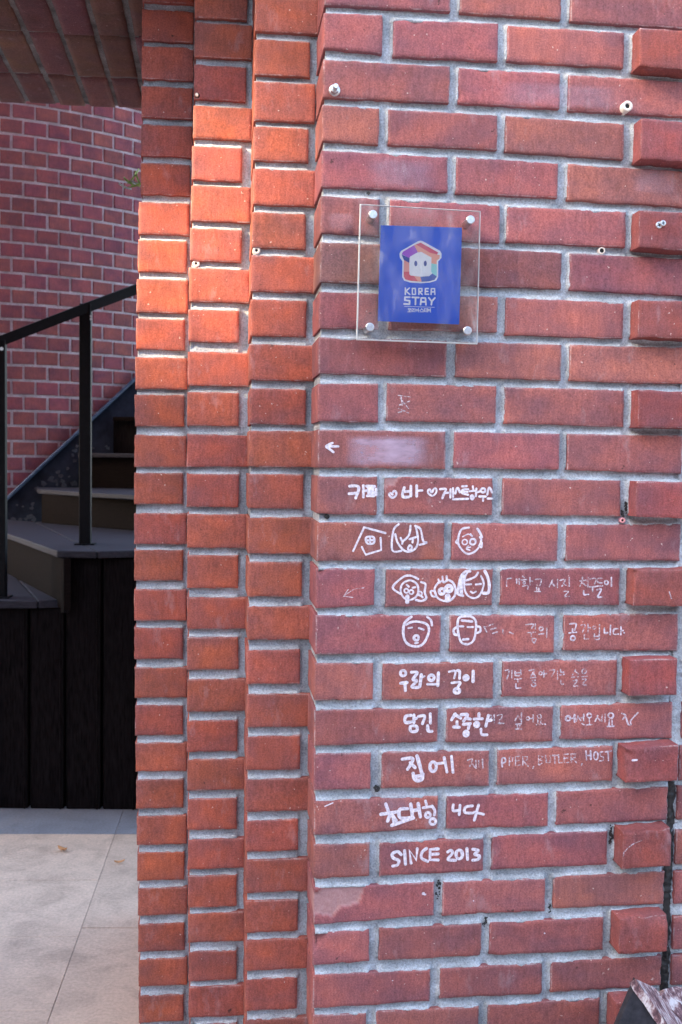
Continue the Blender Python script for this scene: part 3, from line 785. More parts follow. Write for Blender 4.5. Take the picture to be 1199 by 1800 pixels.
rows_y = [1421-9, 1466, 1547, 1646.5, 1775.6, 1950, 2200]
def jx(y): return 198+(y-1478)*(83-198)/(1800-1478)
def row_pts(y): return PZ(0, y), PZ(jx(y), y), PZ(300, y)
def lerp(a, b, t): return a+(b-a)*t
WT = (PZ(jx(1547), 1547)-PZ(94, 1545)).length
for i in range(len(rows_y)-1):
    ya, yb_ = rows_y[i], rows_y[i+1]
    A, B = PZ(jx(ya), ya), PZ(jx(yb_), yb_)
    dirL = (PZ(0, 1547)-PZ(jx(1547), 1547)).normalized(); gp = .0007
    wid = .343*1.25
    offs = [0]; o0 = {0: .40, 1: .335, 2: wid, 3: .43, 4: .55, 5: .3}[i]
    while offs[-1] < 2.6: offs.append(o0 if len(offs) == 1 else offs[-1]+wid)
    mat = M_slab_blue if i == 0 else M_slab  # row nearest the stairs gets a darker, bluer slab colour
    for k in range(len(offs)-1):
        s0, s1 = offs[k]+gp, offs[k+1]-gp
        dy_ = (A-B).normalized()*gp
        poly = [B+dirL*s1+dy_, B+dirL*s0+dy_, A+dirL*s0-dy_, A+dirL*s1-dy_]
        for p in poly: p.z = random.uniform(-.0004, .0004)
        o = fix(obj('paving_slab', *prism_vf(poly, Vector((0, 0, -.03))), mat, fl_)); bev(o, .0007, 1)
# strip to the right of the long joint, without visible cross joints
A, B = PZ(jx(rows_y[1]), rows_y[1]), PZ(jx(2200), 2200); dr = -dirL
A0 = PZ(jx(rows_y[0]), rows_y[0])
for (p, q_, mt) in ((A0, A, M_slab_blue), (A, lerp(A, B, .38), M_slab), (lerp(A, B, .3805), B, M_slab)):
    e = (p-q_).normalized()*.0015
    poly = [q_+dr*.0008+e, q_+dr*1.2+e, p+dr*1.2-e, p+dr*.0008-e]
    for v_ in poly: v_.z = 0
    o = fix(obj('paving_slab', *prism_vf(poly, Vector((0, 0, -.03))), mt, fl_)); bev(o, .0007, 1)

# fallen leaves
def leaf_obj(name, c, L, W, rot, mat, curl=.3, tilt=0, label=None, n=8, parent=None):
    V, Fc = [], []
    for i in range(n+1):
        t = i/n; wv = W*math.sin(math.pi*t**.85)*.5; x = (t-.5)*L; z = curl*W*(abs(t-.5)*2)**2
        for s in (-1, 0, 1): V.append(Vector((x, s*wv, z+(.25*W*abs(s)))))
    for i in range(n):
        for s in (0, 1): a_ = i*3+s; Fc.append((a_, a_+3, a_+4, a_+1))
    M_ = Matrix.Rotation(rot, 4, 'Z') @ Matrix.Rotation(tilt, 4, 'Y'); V = [M_ @ v for v in V]
    V = [v+Vector(c) for v in V]
    o = obj(name, V, Fc, mat, parent, True); m = o.modifiers.new('t', 'SOLIDIFY'); m.thickness = .0006; return o
p = PZ(110, 1496); tag(leaf_obj('fallen_leaf', p+Vector((0, 0, .003)), .033, .017, R(-35), M_leaf, .4), 'small dry orange leaf on the stone floor, farther left and larger', 'leaf', 'dry leaves on the floor')
p = PZ(210, 1518); tag(leaf_obj('fallen_leaf', p+Vector((0, 0, .003)), .027, .012, R(15), M_leaf, .4), 'small dry orange leaf on the stone floor, close beside the brick jamb', 'leaf', 'dry leaves on the floor')
# sprig peeping out from behind the jamb
sp_ = thing('leafy_sprig', 'small green sprig with a pale bud peeping from behind the brick jamb', 'plant', P(243, 330, 1.25))
for i, (x, y, L, rz, ty, mt) in enumerate([(227,322,.034,.3,.5,M_green),(233,316,.030,.1,-.9,M_green),(219,330,.034,.2,.35,M_greenpale),(237,322,.024,.5,.2,M_greenpale),(240,313,.036,.1,1.2,M_green),(241,305,.026,.5,-1.0,M_green),(224,318,.026,-.2,.6,M_green),(245,326,.04,.0,-.4,M_green)]):
    leaf_obj('leaf', P(x, y, 1.25), L, L*.38, rz, mt, .2, ty, None, 6, sp_)
obj('stem', *tube([P(262, 332, 1.25), P(240, 326, 1.25), P(218, 331, 1.25)], .0012, 6), M_green, sp_)

# ------------------------------------------------------------------ handwriting and drawings on the bricks
class Ink:
    def __init__(s): s.V = []; s.F = []; s.n = 0
INK = {}
def smooth(pts, closed=False, per=6):
    if len(pts) < 3: return pts
    P_ = pts[:]; out = []; n = len(P_)
    rng = range(n if closed else n-1)
    for i in rng:
        p0 = P_[(i-1) % n] if (closed or i > 0) else P_[i]; p1 = P_[i]; p2 = P_[(i+1) % n]; p3 = P_[(i+2) % n] if (closed or i+2 < n) else P_[(i+1) % n]
        for k in range(per):
            t = k/per; out.append(tuple(.5*((2*p1[j])+(-p0[j]+p2[j])*t+(2*p0[j]-5*p1[j]+4*p2[j]-p3[j])*t*t+(-p0[j]+3*p1[j]-3*p2[j]+p3[j])*t**3) for j in (0, 1)))
    out.append(P_[0] if closed else P_[-1]); return out
def ribbon(pts, wd, layer0, to3d, V, Fc, wob=.12):
    """pts in wall metres (u,z)"""
    lay = layer0
    def put(poly):
        b0 = len(V)
        for p in poly: V.append(to3d(p, lay))
        Fc.append(tuple(range(b0, b0+len(poly))))
    L = []; Rr = []
    n = len(pts)
    for i, p in enumerate(pts):
        a_ = pts[max(i-1, 0)]; b_ = pts[min(i+1, n-1)]; tx, tz = b_[0]-a_[0], b_[1]-a_[1]; l = math.hypot(tx, tz) or 1e-9
        wv = wd/2*(1+wob*1.3*noise.noise(Vector((p[0]*170, p[1]*170, wd*999)))); nx_, nz_ = -tz/l*wv, tx/l*wv
        L.append((p[0]+nx_, p[1]+nz_)); Rr.append((p[0]-nx_, p[1]-nz_))
    for i in range(n-1):
        put([L[i], Rr[i], Rr[i+1], L[i+1]])
    for e in (0, n-1):
        lay += 1
        put([(pts[e][0]+wd*.5*math.cos(2*math.pi*k/10), pts[e][1]+wd*.5*math.sin(2*math.pi*k/10)) for k in range(10)])
def find_brick(u, z):
    best = None
    for o, q, Y in BRICKS:
        if q[0][0]-.004 < u < q[1][0]+.004 and q[3][1]-.006 < z < q[0][1]+.006:
            d = abs(u-(q[0][0]+q[1][0])/2)
            if best is None or Y < best[2]: best = (o, q, Y)
    return best
def write(k, ox, oy, wpx, strokes, faded=False, name='handwriting', sm=True):
    for s in strokes:
        wloc = wpx; closed = False
        if isinstance(s, dict):
            wloc = s.get('w', wpx); closed = s.get('c', False); fd = s.get('f', faded)
            if 'o' in s:
                cx, cy, rx = s['o'][:3]; ry = s['o'][3] if len(s['o']) > 3 else rx
                pts = [(cx+rx*math.cos(2*math.pi*i/8+.5), cy+ry*math.sin(2*math.pi*i/8+.5)) for i in range(8)]; closed = True
            else: pts = s['p']
        else: pts = s; fd = faded
        px = [(ox+x/k, oy+y/k) for x, y in pts]
        m0 = (sum(p[0] for p in px)/len(px), sum(p[1] for p in px)/len(px))
        w0 = P(*m0, 0.); br = find_brick(w0.x, w0.z)
        if br is None: continue
        o, q, Y = br
        uz = [(P(x, y, Y).x, P(x, y, Y).z) for x, y in px]
        if sm: uz = smooth(uz, closed)
        elif closed: uz = uz+[uz[0]]
        umin, umax = q[0][0]+.0015, q[1][0]-.0015
        uz = [(min(max(a_, umin), umax), min(b_, q[0][1]+(q[1][1]-q[0][1])*(a_-q[0][0])/(q[1][0]-q[0][0])-.0015)) for a_, b_ in uz]
        key = (o.name, fd, name)
        if key not in INK: INK[key] = [o, [], [], Y, 0]
        rec = INK[key]; rec[4] += 3; l0 = rec[4]
        ribbon(uz, wloc*.90*1e-3, l0, lambda p, l, Y=Y: Vector((p[0], Y-.0010-.00001*l, p[1])), rec[1], rec[2], .2 if not fd else .5)
# second row of words: 8a / 8b enlargements
write(9.99, 600, 820, 4.6, [[(145,345),(285,345),(300,420),(250,555)],[(135,478),(290,465)],[(385,335),(385,535)],[(385,430),(432,425)],[(440,345),(585,350)],[(475,350),(478,500)],[(545,350),(545,480)],[(455,515),(570,515)],{'p':[(510,360),(512,505)],'w':6},[(560,470),(600,445),(632,400)],[(595,455),(632,495)],
 {'p':[(900,492),(862,468),(838,485),(855,522),(900,548),(945,522),(965,480),(955,442),(922,430),(905,455)],'w':3.4},[(1105,370),(1082,440),(1080,530),(1180,535)],[(1112,440),(1190,437)]])
write(7.494, 720, 820, 3.6, [{'p':[(15,258),(15,388)],'w':4.4},{'p':[(92,252),(92,392)],'w':4.4},[(92,320),(165,315)],{'p':[(290,340),(262,300),(240,320),(248,355),(300,385),(345,350),(352,300),(322,290)],'c':True,'w':3.2},
 [(400,298),(475,298),(455,350),(430,418)],[(455,350),(505,345)],[(537,300),(535,408)],[(570,285),(570,400)],[(600,355),(620,290),(640,290),(660,340)],[(570,432),(770,425)],[(690,262),(750,258)],[(770,300),(700,305),(690,350),(770,372)],[(700,328),(760,335)],
 [(830,262),(835,300)],[(790,325),(850,320)],{'p':[(820,380),(802,402),(820,432),(840,408)],'c':True},[(877,290),(870,390)],[(877,340),(912,332)],{'p':[(950,290),(932,318),(960,340),(992,328),(985,292)],'c':True},[(915,395),(1000,395)],[(965,400),(965,450)],[(1020,370),(1040,285),(1060,290),(1085,340)],[(1025,422),(1083,422)]])
write(3.747, 560, 740, 3.6, [[(50,168),(130,167)],[(92,145),(68,155),(50,168),(72,185),(98,205)]], name='arrow_mark')
write(3.747, 560, 740, 3.4, [{'p':[(314,767),(360,764),(364,803),(320,806)],'c':True,'w':3.4},[(338,762),(340,808)],[(312,786),(365,785)],
 [(527,680),(492,722),(485,850),(545,855)],[(505,745),(520,800),(560,850),(600,860),(640,835),(655,780),(640,695)],[(605,690),(595,750),(555,790),(540,770)],[(555,790),(550,808)],[(598,778),(640,765)],[(622,772),(618,800)],{'p':[(600,818),(588,840),(600,852),(614,832)],'c':True},[(635,690),(670,712),(688,790),(712,800),(665,815)],
 [(990,702),(940,715),(918,780),(930,830),(980,875),(1040,850),(1070,790),(1062,765)],{'p':[(922,772),(903,798),(925,812)],'w':2.6},{'p':[(1045,710),(1062,735),(1075,765)],'w':3.8},{'p':[(1075,800),(1072,832),(1055,820)],'w':2.8},{'o':(962,797,17),'w':2.2},{'o':(1015,795,19),'w':3.2},{'p':[(948,762),(985,745),(1012,760),(1000,742)],'w':2},{'p':[(985,822),(973,842),(995,850)],'w':2.2},{'p':[(975,836),(1000,830)],'w':2}], name='face_drawing')
write(3.747, 560, 740, 3.6, [[(228,855),(300,700),(440,738)],[(408,770),(412,850),(310,880),(285,830)]], name='house_drawing', sm=False)
write(5.45, 660, 980, 3.6, [[(408,205),(330,172),(255,192),(165,285),(235,345)],{'p':[(325,218),(258,252),(240,320),(270,382),(330,405),(392,370),(410,300),(388,245)],'c':True,'w':3.2},[(300,262),(318,278)],[(355,290),(380,283)],{'o':(295,318,20),'w':2.8},{'o':(342,330,20),'w':2.8},{'p':[(305,372),(303,425)],'w':7},[(437,235),(478,255),(470,330),(485,388),(440,415),(385,405)],{'o':(425,345,20),'w':2.4},[(420,352),(450,380)],
 {'p':[(600,208),(615,242)],'w':2.8},{'p':[(640,182),(645,235)],'w':3},{'p':[(680,177),(682,225)],'w':3.2},{'p':[(600,245),(640,222),(655,238),(690,212)],'w':3},[(600,240),(565,300),(590,380),(640,410),(700,415),(755,370),(765,300),(740,240),(700,215)],{'p':[(570,325),(528,320),(540,365),(582,375)],'w':3},{'o':(635,322,26),'w':5},{'o':(702,297,27),'w':6},{'p':[(690,372),(690,402)],'w':10},
 {'p':[(905,130),(850,140),(812,200),(792,290),(788,345),(835,365)],'w':4.4},{'p':[(845,175),(820,255),(822,340)],'w':5.4},{'p':[(880,140),(855,190),(850,290),(880,360),(940,388),(990,365),(1025,300),(1035,240),(1010,178)],'w':3.2},{'p':[(980,145),(950,185),(870,218)],'w':3.8},{'p':[(1045,128),(1070,180),(1088,260),(1078,335),(1030,340)],'w':5},{'p':[(865,257),(915,255)],'w':3.2},{'p':[(960,257),(1008,252)],'w':3.4},{'p':[(910,325),(932,338),(960,325)],'w':3}], name='face_drawing')
write(5.45, 660, 980, 4.0, [[(345,566),(290,610),(268,660),(270,760),(310,828),(390,852),(450,830),(490,770),(512,690),(480,632),(370,612),(292,642)],[(495,568),(530,600),(540,648)],{'p':[(315,675),(350,670)],'w':3},{'p':[(415,675),(460,690)],'w':3.4},{'o':(390,768,22,24),'w':4.4},{'p':[(380,820),(405,815)],'w':3.4},
 {'p':[(860,562),(800,578),(785,650),(800,760),(830,818),(890,828),(940,790),(960,700),(960,612),(920,567)],'c':True,'w':3.8},[(825,602),(925,612)],{'p':[(808,658),(840,658)],'w':3.4},{'p':[(882,665),(932,665)],'w':3.4},[(837,785),(888,780)],[(785,662),(747,690),(757,733),(785,740)],[(960,662),(998,665),(1000,708),(957,725)]], name='face_drawing')
FD = 2.3
write(4.282, 860, 980, FD, [[(165,155),(132,165),(130,215)],[(205,160),(205,195)],[(225,160),(225,200)],[(250,140),(262,152)],[(235,170),(280,165)],{'o':(262,190,9)},[(305,150),(305,205)],[(305,180),(325,178)],[(250,215),(290,212),(288,238)],[(345,165),(390,165),(378,215)],[(355,225),(355,245)],[(372,225),(370,245)],[(340,255),(385,255)],
 [(475,170),(450,220)],[(470,190),(490,215)],[(512,165),(512,225)],[(530,172),(570,165),(545,215)],[(555,190),(578,210)],[(600,150),(600,215)],[(560,255),(595,255),(565,290),(600,290)],
 [(680,175),(725,170)],[(700,175),(680,215)],[(700,190),(725,210)],[(740,150),(740,220)],[(755,160),(800,158),(790,200)],[(750,220),(800,218)],[(775,220),(775,260)],[(845,155),(815,158),(815,185),(845,190)],[(805,215),(850,212)],
 [(0,510),(30,500)],[(10,540),(50,530)],[(25,570),(60,560)],[(-40,520),(-20,560)],[(-30,520),(-5,515)],[(100,540),(105,570)],[(150,560),(180,575)],
 [(275,505),(330,500),(318,530)],[(345,500),(345,535)],[(285,565),(345,560)],[(315,565),(315,590)],{'p':[(325,610),(350,612),(340,640),(325,628)],'c':True},{'o':(388,535,14)},[(370,577),(408,572)],[(432,528),(430,600)],
 [(690,510),(722,508),(700,560)],[(742,500),(742,565)],[(742,530),(758,528)],[(715,580),(715,610),(745,612)],{'o':(790,525,12)},[(828,505),(828,565)],[(790,575),(790,612),(825,612),(825,575)],[(790,592),(825,592)],
 [(120,850),(150,848),(130,915)],[(170,850),(168,905)],[(195,850),(195,885),(235,885),(235,845)],[(195,868),(235,866)],[(190,915),(240,910)],[(215,915),(215,935)],[(300,850),(342,845),(312,890)],[(325,865),(345,890)],[(310,905),(350,900)],[(320,925),(345,922)],{'o':(332,955,16)},{'o':(385,870,12)},[(410,850),(410,900)],[(410,875),(430,872)],[(455,850),(490,846),(470,892)],[(512,855),(512,915)],[(535,840),(537,860),(558,862)],[(530,882),(562,878)],[(535,920),(540,950),(556,950)],[(645,845),(625,880)],[(645,855),(668,875)],[(620,900),(668,895)],[(630,925),(660,925),(632,965),(665,965)],{'o':(712,855,16)},[(695,895),(735,892)],[(700,915),(727,915),(702,950),(728,960)]], True)
write(4.282, 860, 980, 2.6, [[(700,148),(700,162)],[(710,250),(712,277),(745,277)],[(810,242),(842,240),(815,294),(845,296)],{'o':(880,188,14)},[(918,150),(918,215)],[(605,500),(652,498),(642,545)],[(625,537),(625,560)],[(600,567),(655,562)],{'o':(628,606,17)},[(865,530),(867,567),(890,565)],[(912,510),(908,580)],[(965,535),(937,540),(935,575),(970,575)],[(990,520),(988,580)],[(990,550),(1005,548)],[(1012,564),(1014,566)],[(200,950),(202,980),(235,980)]], 'worn')
write(4.996, 660, 1150, 5.0, [{'o':(242,165,24)},[(220,254),(277,247)],[(258,252),(262,318)],[(315,157),(367,160),(328,220),(362,232),(318,285),(375,290)],[(402,178),(388,285)],{'p':[(402,205),(430,192)],'w':3},{'o':(490,205,24),'w':5},{'p':[(455,262),(528,262)],'w':4},{'p':[(552,162),(546,275)],'w':5},
 {'p':[(645,152),(700,147),(690,208)],'w':3.8},{'p':[(718,140),(737,150),(737,212)],'w':4.4},{'p':[(668,250),(742,245),(722,285)],'w':4},{'o':(715,320,23,20),'w':5.5},{'o':(792,205,15),'w':6.5},{'p':[(857,148),(855,238)],'w':5.4},
 [(312,535),(265,545),(262,597),(322,592)],[(337,532),(337,600)],[(337,566),(358,562)],{'p':[(307,632),(360,632),(360,672),(312,675)],'c':True},[(377,545),(432,540),(412,608)],[(480,522),(482,603)],[(457,625),(462,670),(495,675)],
 [(700,522),(667,575)],[(708,535),(747,560)],[(715,590),(715,632)],[(685,637),(735,640)],[(750,530),(807,530),(772,587)],[(790,560),(832,568)],[(770,615),(832,607)],[(822,615),(815,650)],{'o':(795,695,14,16),'w':7},[(907,520),(907,555)],[(865,567),(937,565)],{'o':(887,615,17),'w':5},[(990,535),(967,630)],[(985,582),(1015,577)],[(925,657),(932,702),(977,705)],
 {'p':[(235,920),(315,910),(325,935),(282,1008)],'w':5.4},[(305,950),(348,995)],{'p':[(364,892),(385,965),(405,1040)],'w':6},{'p':[(330,1045),(342,1090),(372,1108),(408,1092),(415,1050)],'w':6},{'p':[(340,1075),(408,1062)],'w':6},{'o':(505,985,28,42),'w':5.4},[(535,960),(600,952)],[(602,905),(627,1032)],[(666,895),(680,1035)]])
write(4.996, 660, 1150, 2.2, [[(1070,537),(1112,530),(1100,570)],[(1088,575),(1088,600)],[(1075,607),(1125,605)],[(1040,530),(1042,600)],{'o':(1000,550,18)},[(808,930),(850,920),(825,985)],[(845,960),(870,990)],[(880,930),(882,1000)],[(905,935),(905,990)],[(938,918),(942,1000)]], True)
write(3.997, 850, 1220, 2.3, [[(240,150),(220,185)],[(245,160),(262,180)],[(265,130),(265,195)],[(225,210),(264,208)],[(222,245),(266,245)],[(235,212),(238,240)],[(255,212),(250,240)],{'o':(310,170,12)},[(325,170),(345,168)],[(347,145),(347,195)],{'o':(390,155,14)},[(380,180),(380,205)],[(402,180),(400,205)],[(370,213),(415,210)],
 [(665,150),(650,190)],[(668,165),(682,185)],[(685,165),(700,163)],[(702,140),(702,190)],[(690,205),(705,215)],[(742,170),(742,212)],[(722,216),(762,213)],[(800,150),(782,190)],[(800,165),(817,185)],[(830,145),(830,190)],[(852,140),(852,195)],
 [(180,500),(180,440),(205,445),(200,470),(182,472)],[(252,435),(222,438),(224,500),(254,498)],[(222,468),(247,466)],[(275,500),(275,435),(307,440),(302,465),(278,470),(312,505)],[(350,508),(346,520)],[(385,495),(385,430),(417,438),(392,460),(422,475),(390,497)],[(435,430),(440,480),(465,480),(468,430)],[(480,430),(515,428)],[(498,430),(500,485)],[(525,425),(528,482),(554,480)],[(592,420),(562,422),(565,480),(597,478)],[(565,450),(590,448)],[(615,480),(612,418),(644,420),(642,445),(615,450),(652,480)],[(690,488),(686,498)]], True, sm=False)
write(3.997, 850, 1220, 2.7, [[(430,209),(433,211)],{'o':(592,170,16),'w':3.2},[(610,172),(636,168)],{'p':[(638,145),(638,195)],'w':3.2},{'o':(742,150,15)},{'o':(893,150,18)},[(882,180),(880,218)],[(902,180),(902,218)],[(868,226),(915,224)],[(970,135),(995,148),(977,175)],[(1000,165),(1015,212),(1035,212),(1032,185),(1082,130)],
 [(130,510),(128,452),(150,450),(152,476),(130,482)],[(718,400),(722,460)],[(750,398),(752,458)],[(720,432),(752,428)],{'o':(788,432,15,28)},[(835,405),(818,410),(822,435),(840,442),(838,465),(815,468)],[(854,405),(895,398)],[(873,402),(876,465)]], 'worn')
write(3.997, 850, 1220, 3.4, [[(1045,464),(1075,462)]], name='dash_mark')
write(4.612, 640, 1380, 5.6, [[(175,152),(195,205)],[(135,235),(270,215)],[(215,222),(190,290)],[(225,240),(258,285)],[(222,325),(400,265)],[(235,252),(242,308)],[(350,190),(288,197),(292,262),(370,265)],[(377,152),(392,258)],[(437,147),(455,255)],[(387,207),(445,195)]])
write(4.612, 640, 1380, 4.6, [[(497,127),(505,158)],[(477,182),(540,172)],{'o':(516,240,20)},{'p':[(550,168),(572,205),(568,240)],'w':5},{'o':(555,293,24)},[(722,157),(722,205),(768,202)],[(777,162),(770,238)],[(878,167),(822,177),(817,220),(880,225)],[(927,160),(892,283)],[(892,217),(968,235)]])
write(4.612, 640, 1380, 5.2, [[(300,562),(270,537),(227,557),(238,590),(280,610),(270,645),(232,655)],[(328,530),(335,640)],{'p':[(505,512),(470,542),(465,590),(515,616)]},[(677,540),(702,527),(715,552),(677,600),(740,608)],{'o':(770,560,26,36)},[(832,512),(838,600)],[(880,518),(925,527),(895,558),(932,572),(922,600),(880,607)]])
write(4.612, 640, 1380, 5.2, [[(380,630),(367,525),(422,605),(430,514)],[(600,515),(535,520),(532,603),(600,605)],[(535,560),(600,555)]], sm=False)
# small stray marks and scratches
write(1, 0, 0, 1.7, [[(1080,1505),(1095,1498),(1110,1485),(1127,1477)],[(705,697),(707,712)],[(1176,1040),(1180,1052)],[(700,725),(712,722)]], True, 'scratch')
write(1, 0, 0, 2.0, [[(571,1417),(585,1411)]], False, 'scratch')
write(1, 0, 0, 1.6, [[(604,1048),(622,1036),(640,1033)],[(604,1048),(612,1036)],[(604,1048),(620,1050)],[(700,695),(722,698)],[(703,700),(718,718)],[(702,712),(720,705)],[(700,718),(718,726)]], True, 'scratch')
for (o, V, Fc, Y, _), key in [(v, k) for k, v in INK.items()]:
    mo = obj(key[2], V, Fc, M_fade if key[1] is True else (M_worn if key[1] == 'worn' else M_ink), o)
# wiped smear on the brick beside the arrow
def patch(x0, y0, x1, y1, mat, name):
    a_, b_ = P(x0, y0), P(x1, y1); br = find_brick((a_.x+b_.x)/2, (a_.z+b_.z)/2); Y = br[2]-.0012
    V, Fc = [], []
    for i in range(13):
        for j in range(5): V.append((a_.x+(b_.x-a_.x)*i/12, Y-.0002*math.sin(i), b_.z+(a_.z-b_.z)*j/4))
    for i in range(12):
        for j in range(4): q0 = i*5+j; Fc.append((q0, q0+5, q0+6, q0+1))
    return obj(name, V, Fc, mat, br[0])
patch(606, 763, 756, 822, M_smear, 'wiped_smear')
M_smear2 = bpy.data.materials.new('thin_bloom'); smear(M_smear2, .17)
patch(640, 272, 770, 334, M_smear2, 'pale_bloom'); patch(664, 1385, 664+60, 1425, M_smear2, 'pale_bloom'); patch(575, 372, 625, 405, M_smear2, 'pale_bloom'); patch(1110, 270+20, 1190, 345, M_smear2, 'pale_bloom'); patch(870, 120+20, 1100, 196, M_smear2, 'pale_bloom')
# white paint fleck
for (x, y, r_) in ((744,1570,3.2),(747,1572,2.2),(832,1583,1.2),(957,1640,1.4),(690,1723,1.2),(1012,1455,1)):
    pp = P(x, y); br = find_brick(pp.x, pp.z)
    if br:
        rnd = random.Random(int(x)); V = [Vector((pp.x+r_*.0009*rnd.uniform(.7, 1.3)*math.cos(k*.7), br[2]-.0011-r_*1e-5, pp.z+r_*.0008*rnd.uniform(.7, 1.2)*math.sin(k*.7))) for k in range(9)]
        obj('paint_fleck', V, [tuple(range(9))], M_ink, br[0])

# ------------------------------------------------------------------ fixings in the masonry
def ring(parent, x, y, Y, ro, ri, proud, mat, name='wall_plug'):
    c = P(x, y, Y); n = 18; V, Fc = [], []
    for (rr, yy) in ((ro, Y+.012), (ro, Y-proud), (ri, Y-proud), (ri, Y+.004)):
        for k in range(n): V.append((c.x+rr*math.cos(2*math.pi*k/n), yy, c.z+rr*math.sin(2*math.pi*k/n)))
    for l in range(3):
        for k in range(n): Fc.append((l*n+k, l*n+(k+1) % n, (l+1)*n+(k+1) % n, (l+1)*n+k))
    o = fix(obj(name, V, Fc, mat, parent, True))
    obj('bore', *tube([Vector((c.x, Y+.005, c.z)), Vector((c.x, Y-proud+.0012, c.z))], ri*1.02, 12), M_hole, o)
    return o
ring(wall, 1099, 190, -.002, .0078, .0036, .010, M_pale, 'anchor_sleeve')
ring(wall, 1057, 441, .004, .0050, .0034, .003, M_pale)
ring(wall, 1093.5, 914.5, .004, .0042, .0020, .003, M_pink)
ring(jamb, 451, 441, S3+.006, .0062, .0022, .004, M_pale)
ring(jamb, 345, 464, S2+.006, .0060, .0022, .004, M_pale)
def disc(parent, x, y, Y, r, proud, mat, name):
    c = P(x, y, Y); o = fix(obj(name, *tube([c+Vector((0, .01, 0)), c+Vector((0, -proud, 0))], r, 18), mat, parent)); bev(o, r*.25); return o
def screw(x, y, Y, r, rot, parent=wall):
    o = disc(parent, x, y, Y, r, .0022, M_steel, 'screw'); c = P(x, y, Y)
    for a_ in (rot, rot+math.pi/2):
        d_ = Vector((math.cos(a_), 0, math.sin(a_)))*r*.55; n_ = Vector((-math.sin(a_), 0, math.cos(a_)))*r*.12; yv = Vector((0, -.0025, 0))
        obj('slot', [c+d_+n_+yv, c-d_+n_+yv, c-d_-n_+yv, c+d_-n_+yv], [(0, 1, 2, 3)], M_hole, o)
screw(1158, 396, -.027, .0052, .4); screw(1165, 392.5, -.0295, .0045, .1)
# hex bolt
c = P(588, 159, -.004); o = disc(wall, 588, 159, 0, .0085, .0025, M_steel, 'bolt_washer')
V, Fc = tube([c+Vector((0, .003, 0)), c+Vector((0, -.008, 0))], .0062, 6); o = fix(obj('hex_nut', V, Fc, M_steel, wall)); bev(o, .0008)
o = fix(obj('bolt_shank', *tube([c+Vector((0, -.007, 0)), c+Vector((0, -.020, .0)),], .0036, 12), M_steel, wall)); bev(o, .0006)
for (x, y, Y, r_, pr) in ((575, 908, .0, .0035, wall), (347, 169, S2, .0042, jamb), (684, 1370, .003, .002, wall)):
    c = P(x, y, Y+.003); obj('drill_hole', *tube([c+Vector((0, .01, 0)), c+Vector((0, -.0035, 0))], r_, 12), M_hole, pr)
c = P(346, 167, S2-.003); obj('wall_plug', *tube([c+Vector((0, .004, 0)), c+Vector((0, -.003, 0))], .0026, 10), M_pale, jamb)
# dark crumbled pockets in the joints
rnd = random.Random(3)
V, Fc = [], []
for (x, y, sx, sy) in [(770,1562,5,26),(1074,1465,6,18),(1072,1480,4,10),(853,1620,5,14),(966,1592,3,10),(1100,893,6,12),(1094,903,5,6),(1096,378,4,4),(795,478,3,5),(1095,1340,4,4),(660,1385,8,5),(1110,1340,3,3),(648,340,4,3)]:
    for k in range(16):
        c = P(x+rnd.gauss(0, .32)*sx, y+rnd.gauss(0, .4)*sy, .0035); rr = rnd.uniform(.0004, .0021)*(.6+sx/10); b0 = len(V)
        for q in range(7): V.append(Vector((c.x+rr*rnd.uniform(.6, 1.3)*math.cos(q*.9), .0030-.0002*len(Fc)*.02, c.z+rr*rnd.uniform(.6, 1.6)*math.sin(q*.9))))
        Fc.append(tuple(range(b0, b0+7)))
o = obj('crumbled_joint', V, Fc, M_tar, wall); o['kind'] = 'stuff'

# ------------------------------------------------------------------ sign
YS = -.030
tl, tr, br_, bl = [P(x, y, YS) for x, y in ((633, 358.5), (845, 371), (839.5, 605), (626.5, 597.5))]
sign = thing('wall_sign', 'clear acrylic sign with a blue house logo card, held by four steel studs', 'sign', (tl+tr+br_+bl)/4)
M_acr = bpy.data.materials.new('clear_acrylic'); M_acr.use_nodes = True; t = M_acr.node_tree; t.nodes.clear()
out = N(t, 'ShaderNodeOutputMaterial'); mx1 = N(t, 'ShaderNodeMixShader'); mx2 = N(t, 'ShaderNodeMixShader')
tr_ = N(t, 'ShaderNodeBsdfTransparent'); tr_.inputs[0].default_value = (.96, .975, .97, 1)
gl_ = N(t, 'ShaderNodeBsdfGlossy'); gl_.inputs['Roughness'].default_value = .06
fr_ = N(t, 'ShaderNodeFresnel'); fr_.inputs[0].default_value = 1.5
df = N(t, 'ShaderNodeBsdfDiffuse'); df.inputs[0].default_value = (.80, .82, .86, 1)
v_ = wpos(t); hz = ramp(t, noise_n(t, mapping(t, v_, (1.4, 1, .5)), 22, 5, .62, .5), [(.42, g(.005)), (.58, g(.06)), (.73, g(.32))])  # scratch haze and streaky reflections painted in as patchy milky white
t.links.new(fr_.outputs[0], mx1.inputs[0]); t.links.new(tr_.outputs[0], mx1.inputs[1]); t.links.new(gl_.outputs[0], mx1.inputs[2])
t.links.new(hz, mx2.inputs[0]); t.links.new(mx1.outputs[0], mx2.inputs[1]); t.links.new(df.outputs[0], mx2.inputs[2]); t.links.new(mx2.outputs[0], out.inputs[0])
TH = Vector((0, .005, 0))
obj('acrylic_sheet', [tl, tr, br_, bl], [(0, 3, 2, 1)], M_acr, sign)
def strip(a_, b_):
    return [a_, b_, b_+TH, a_+TH]
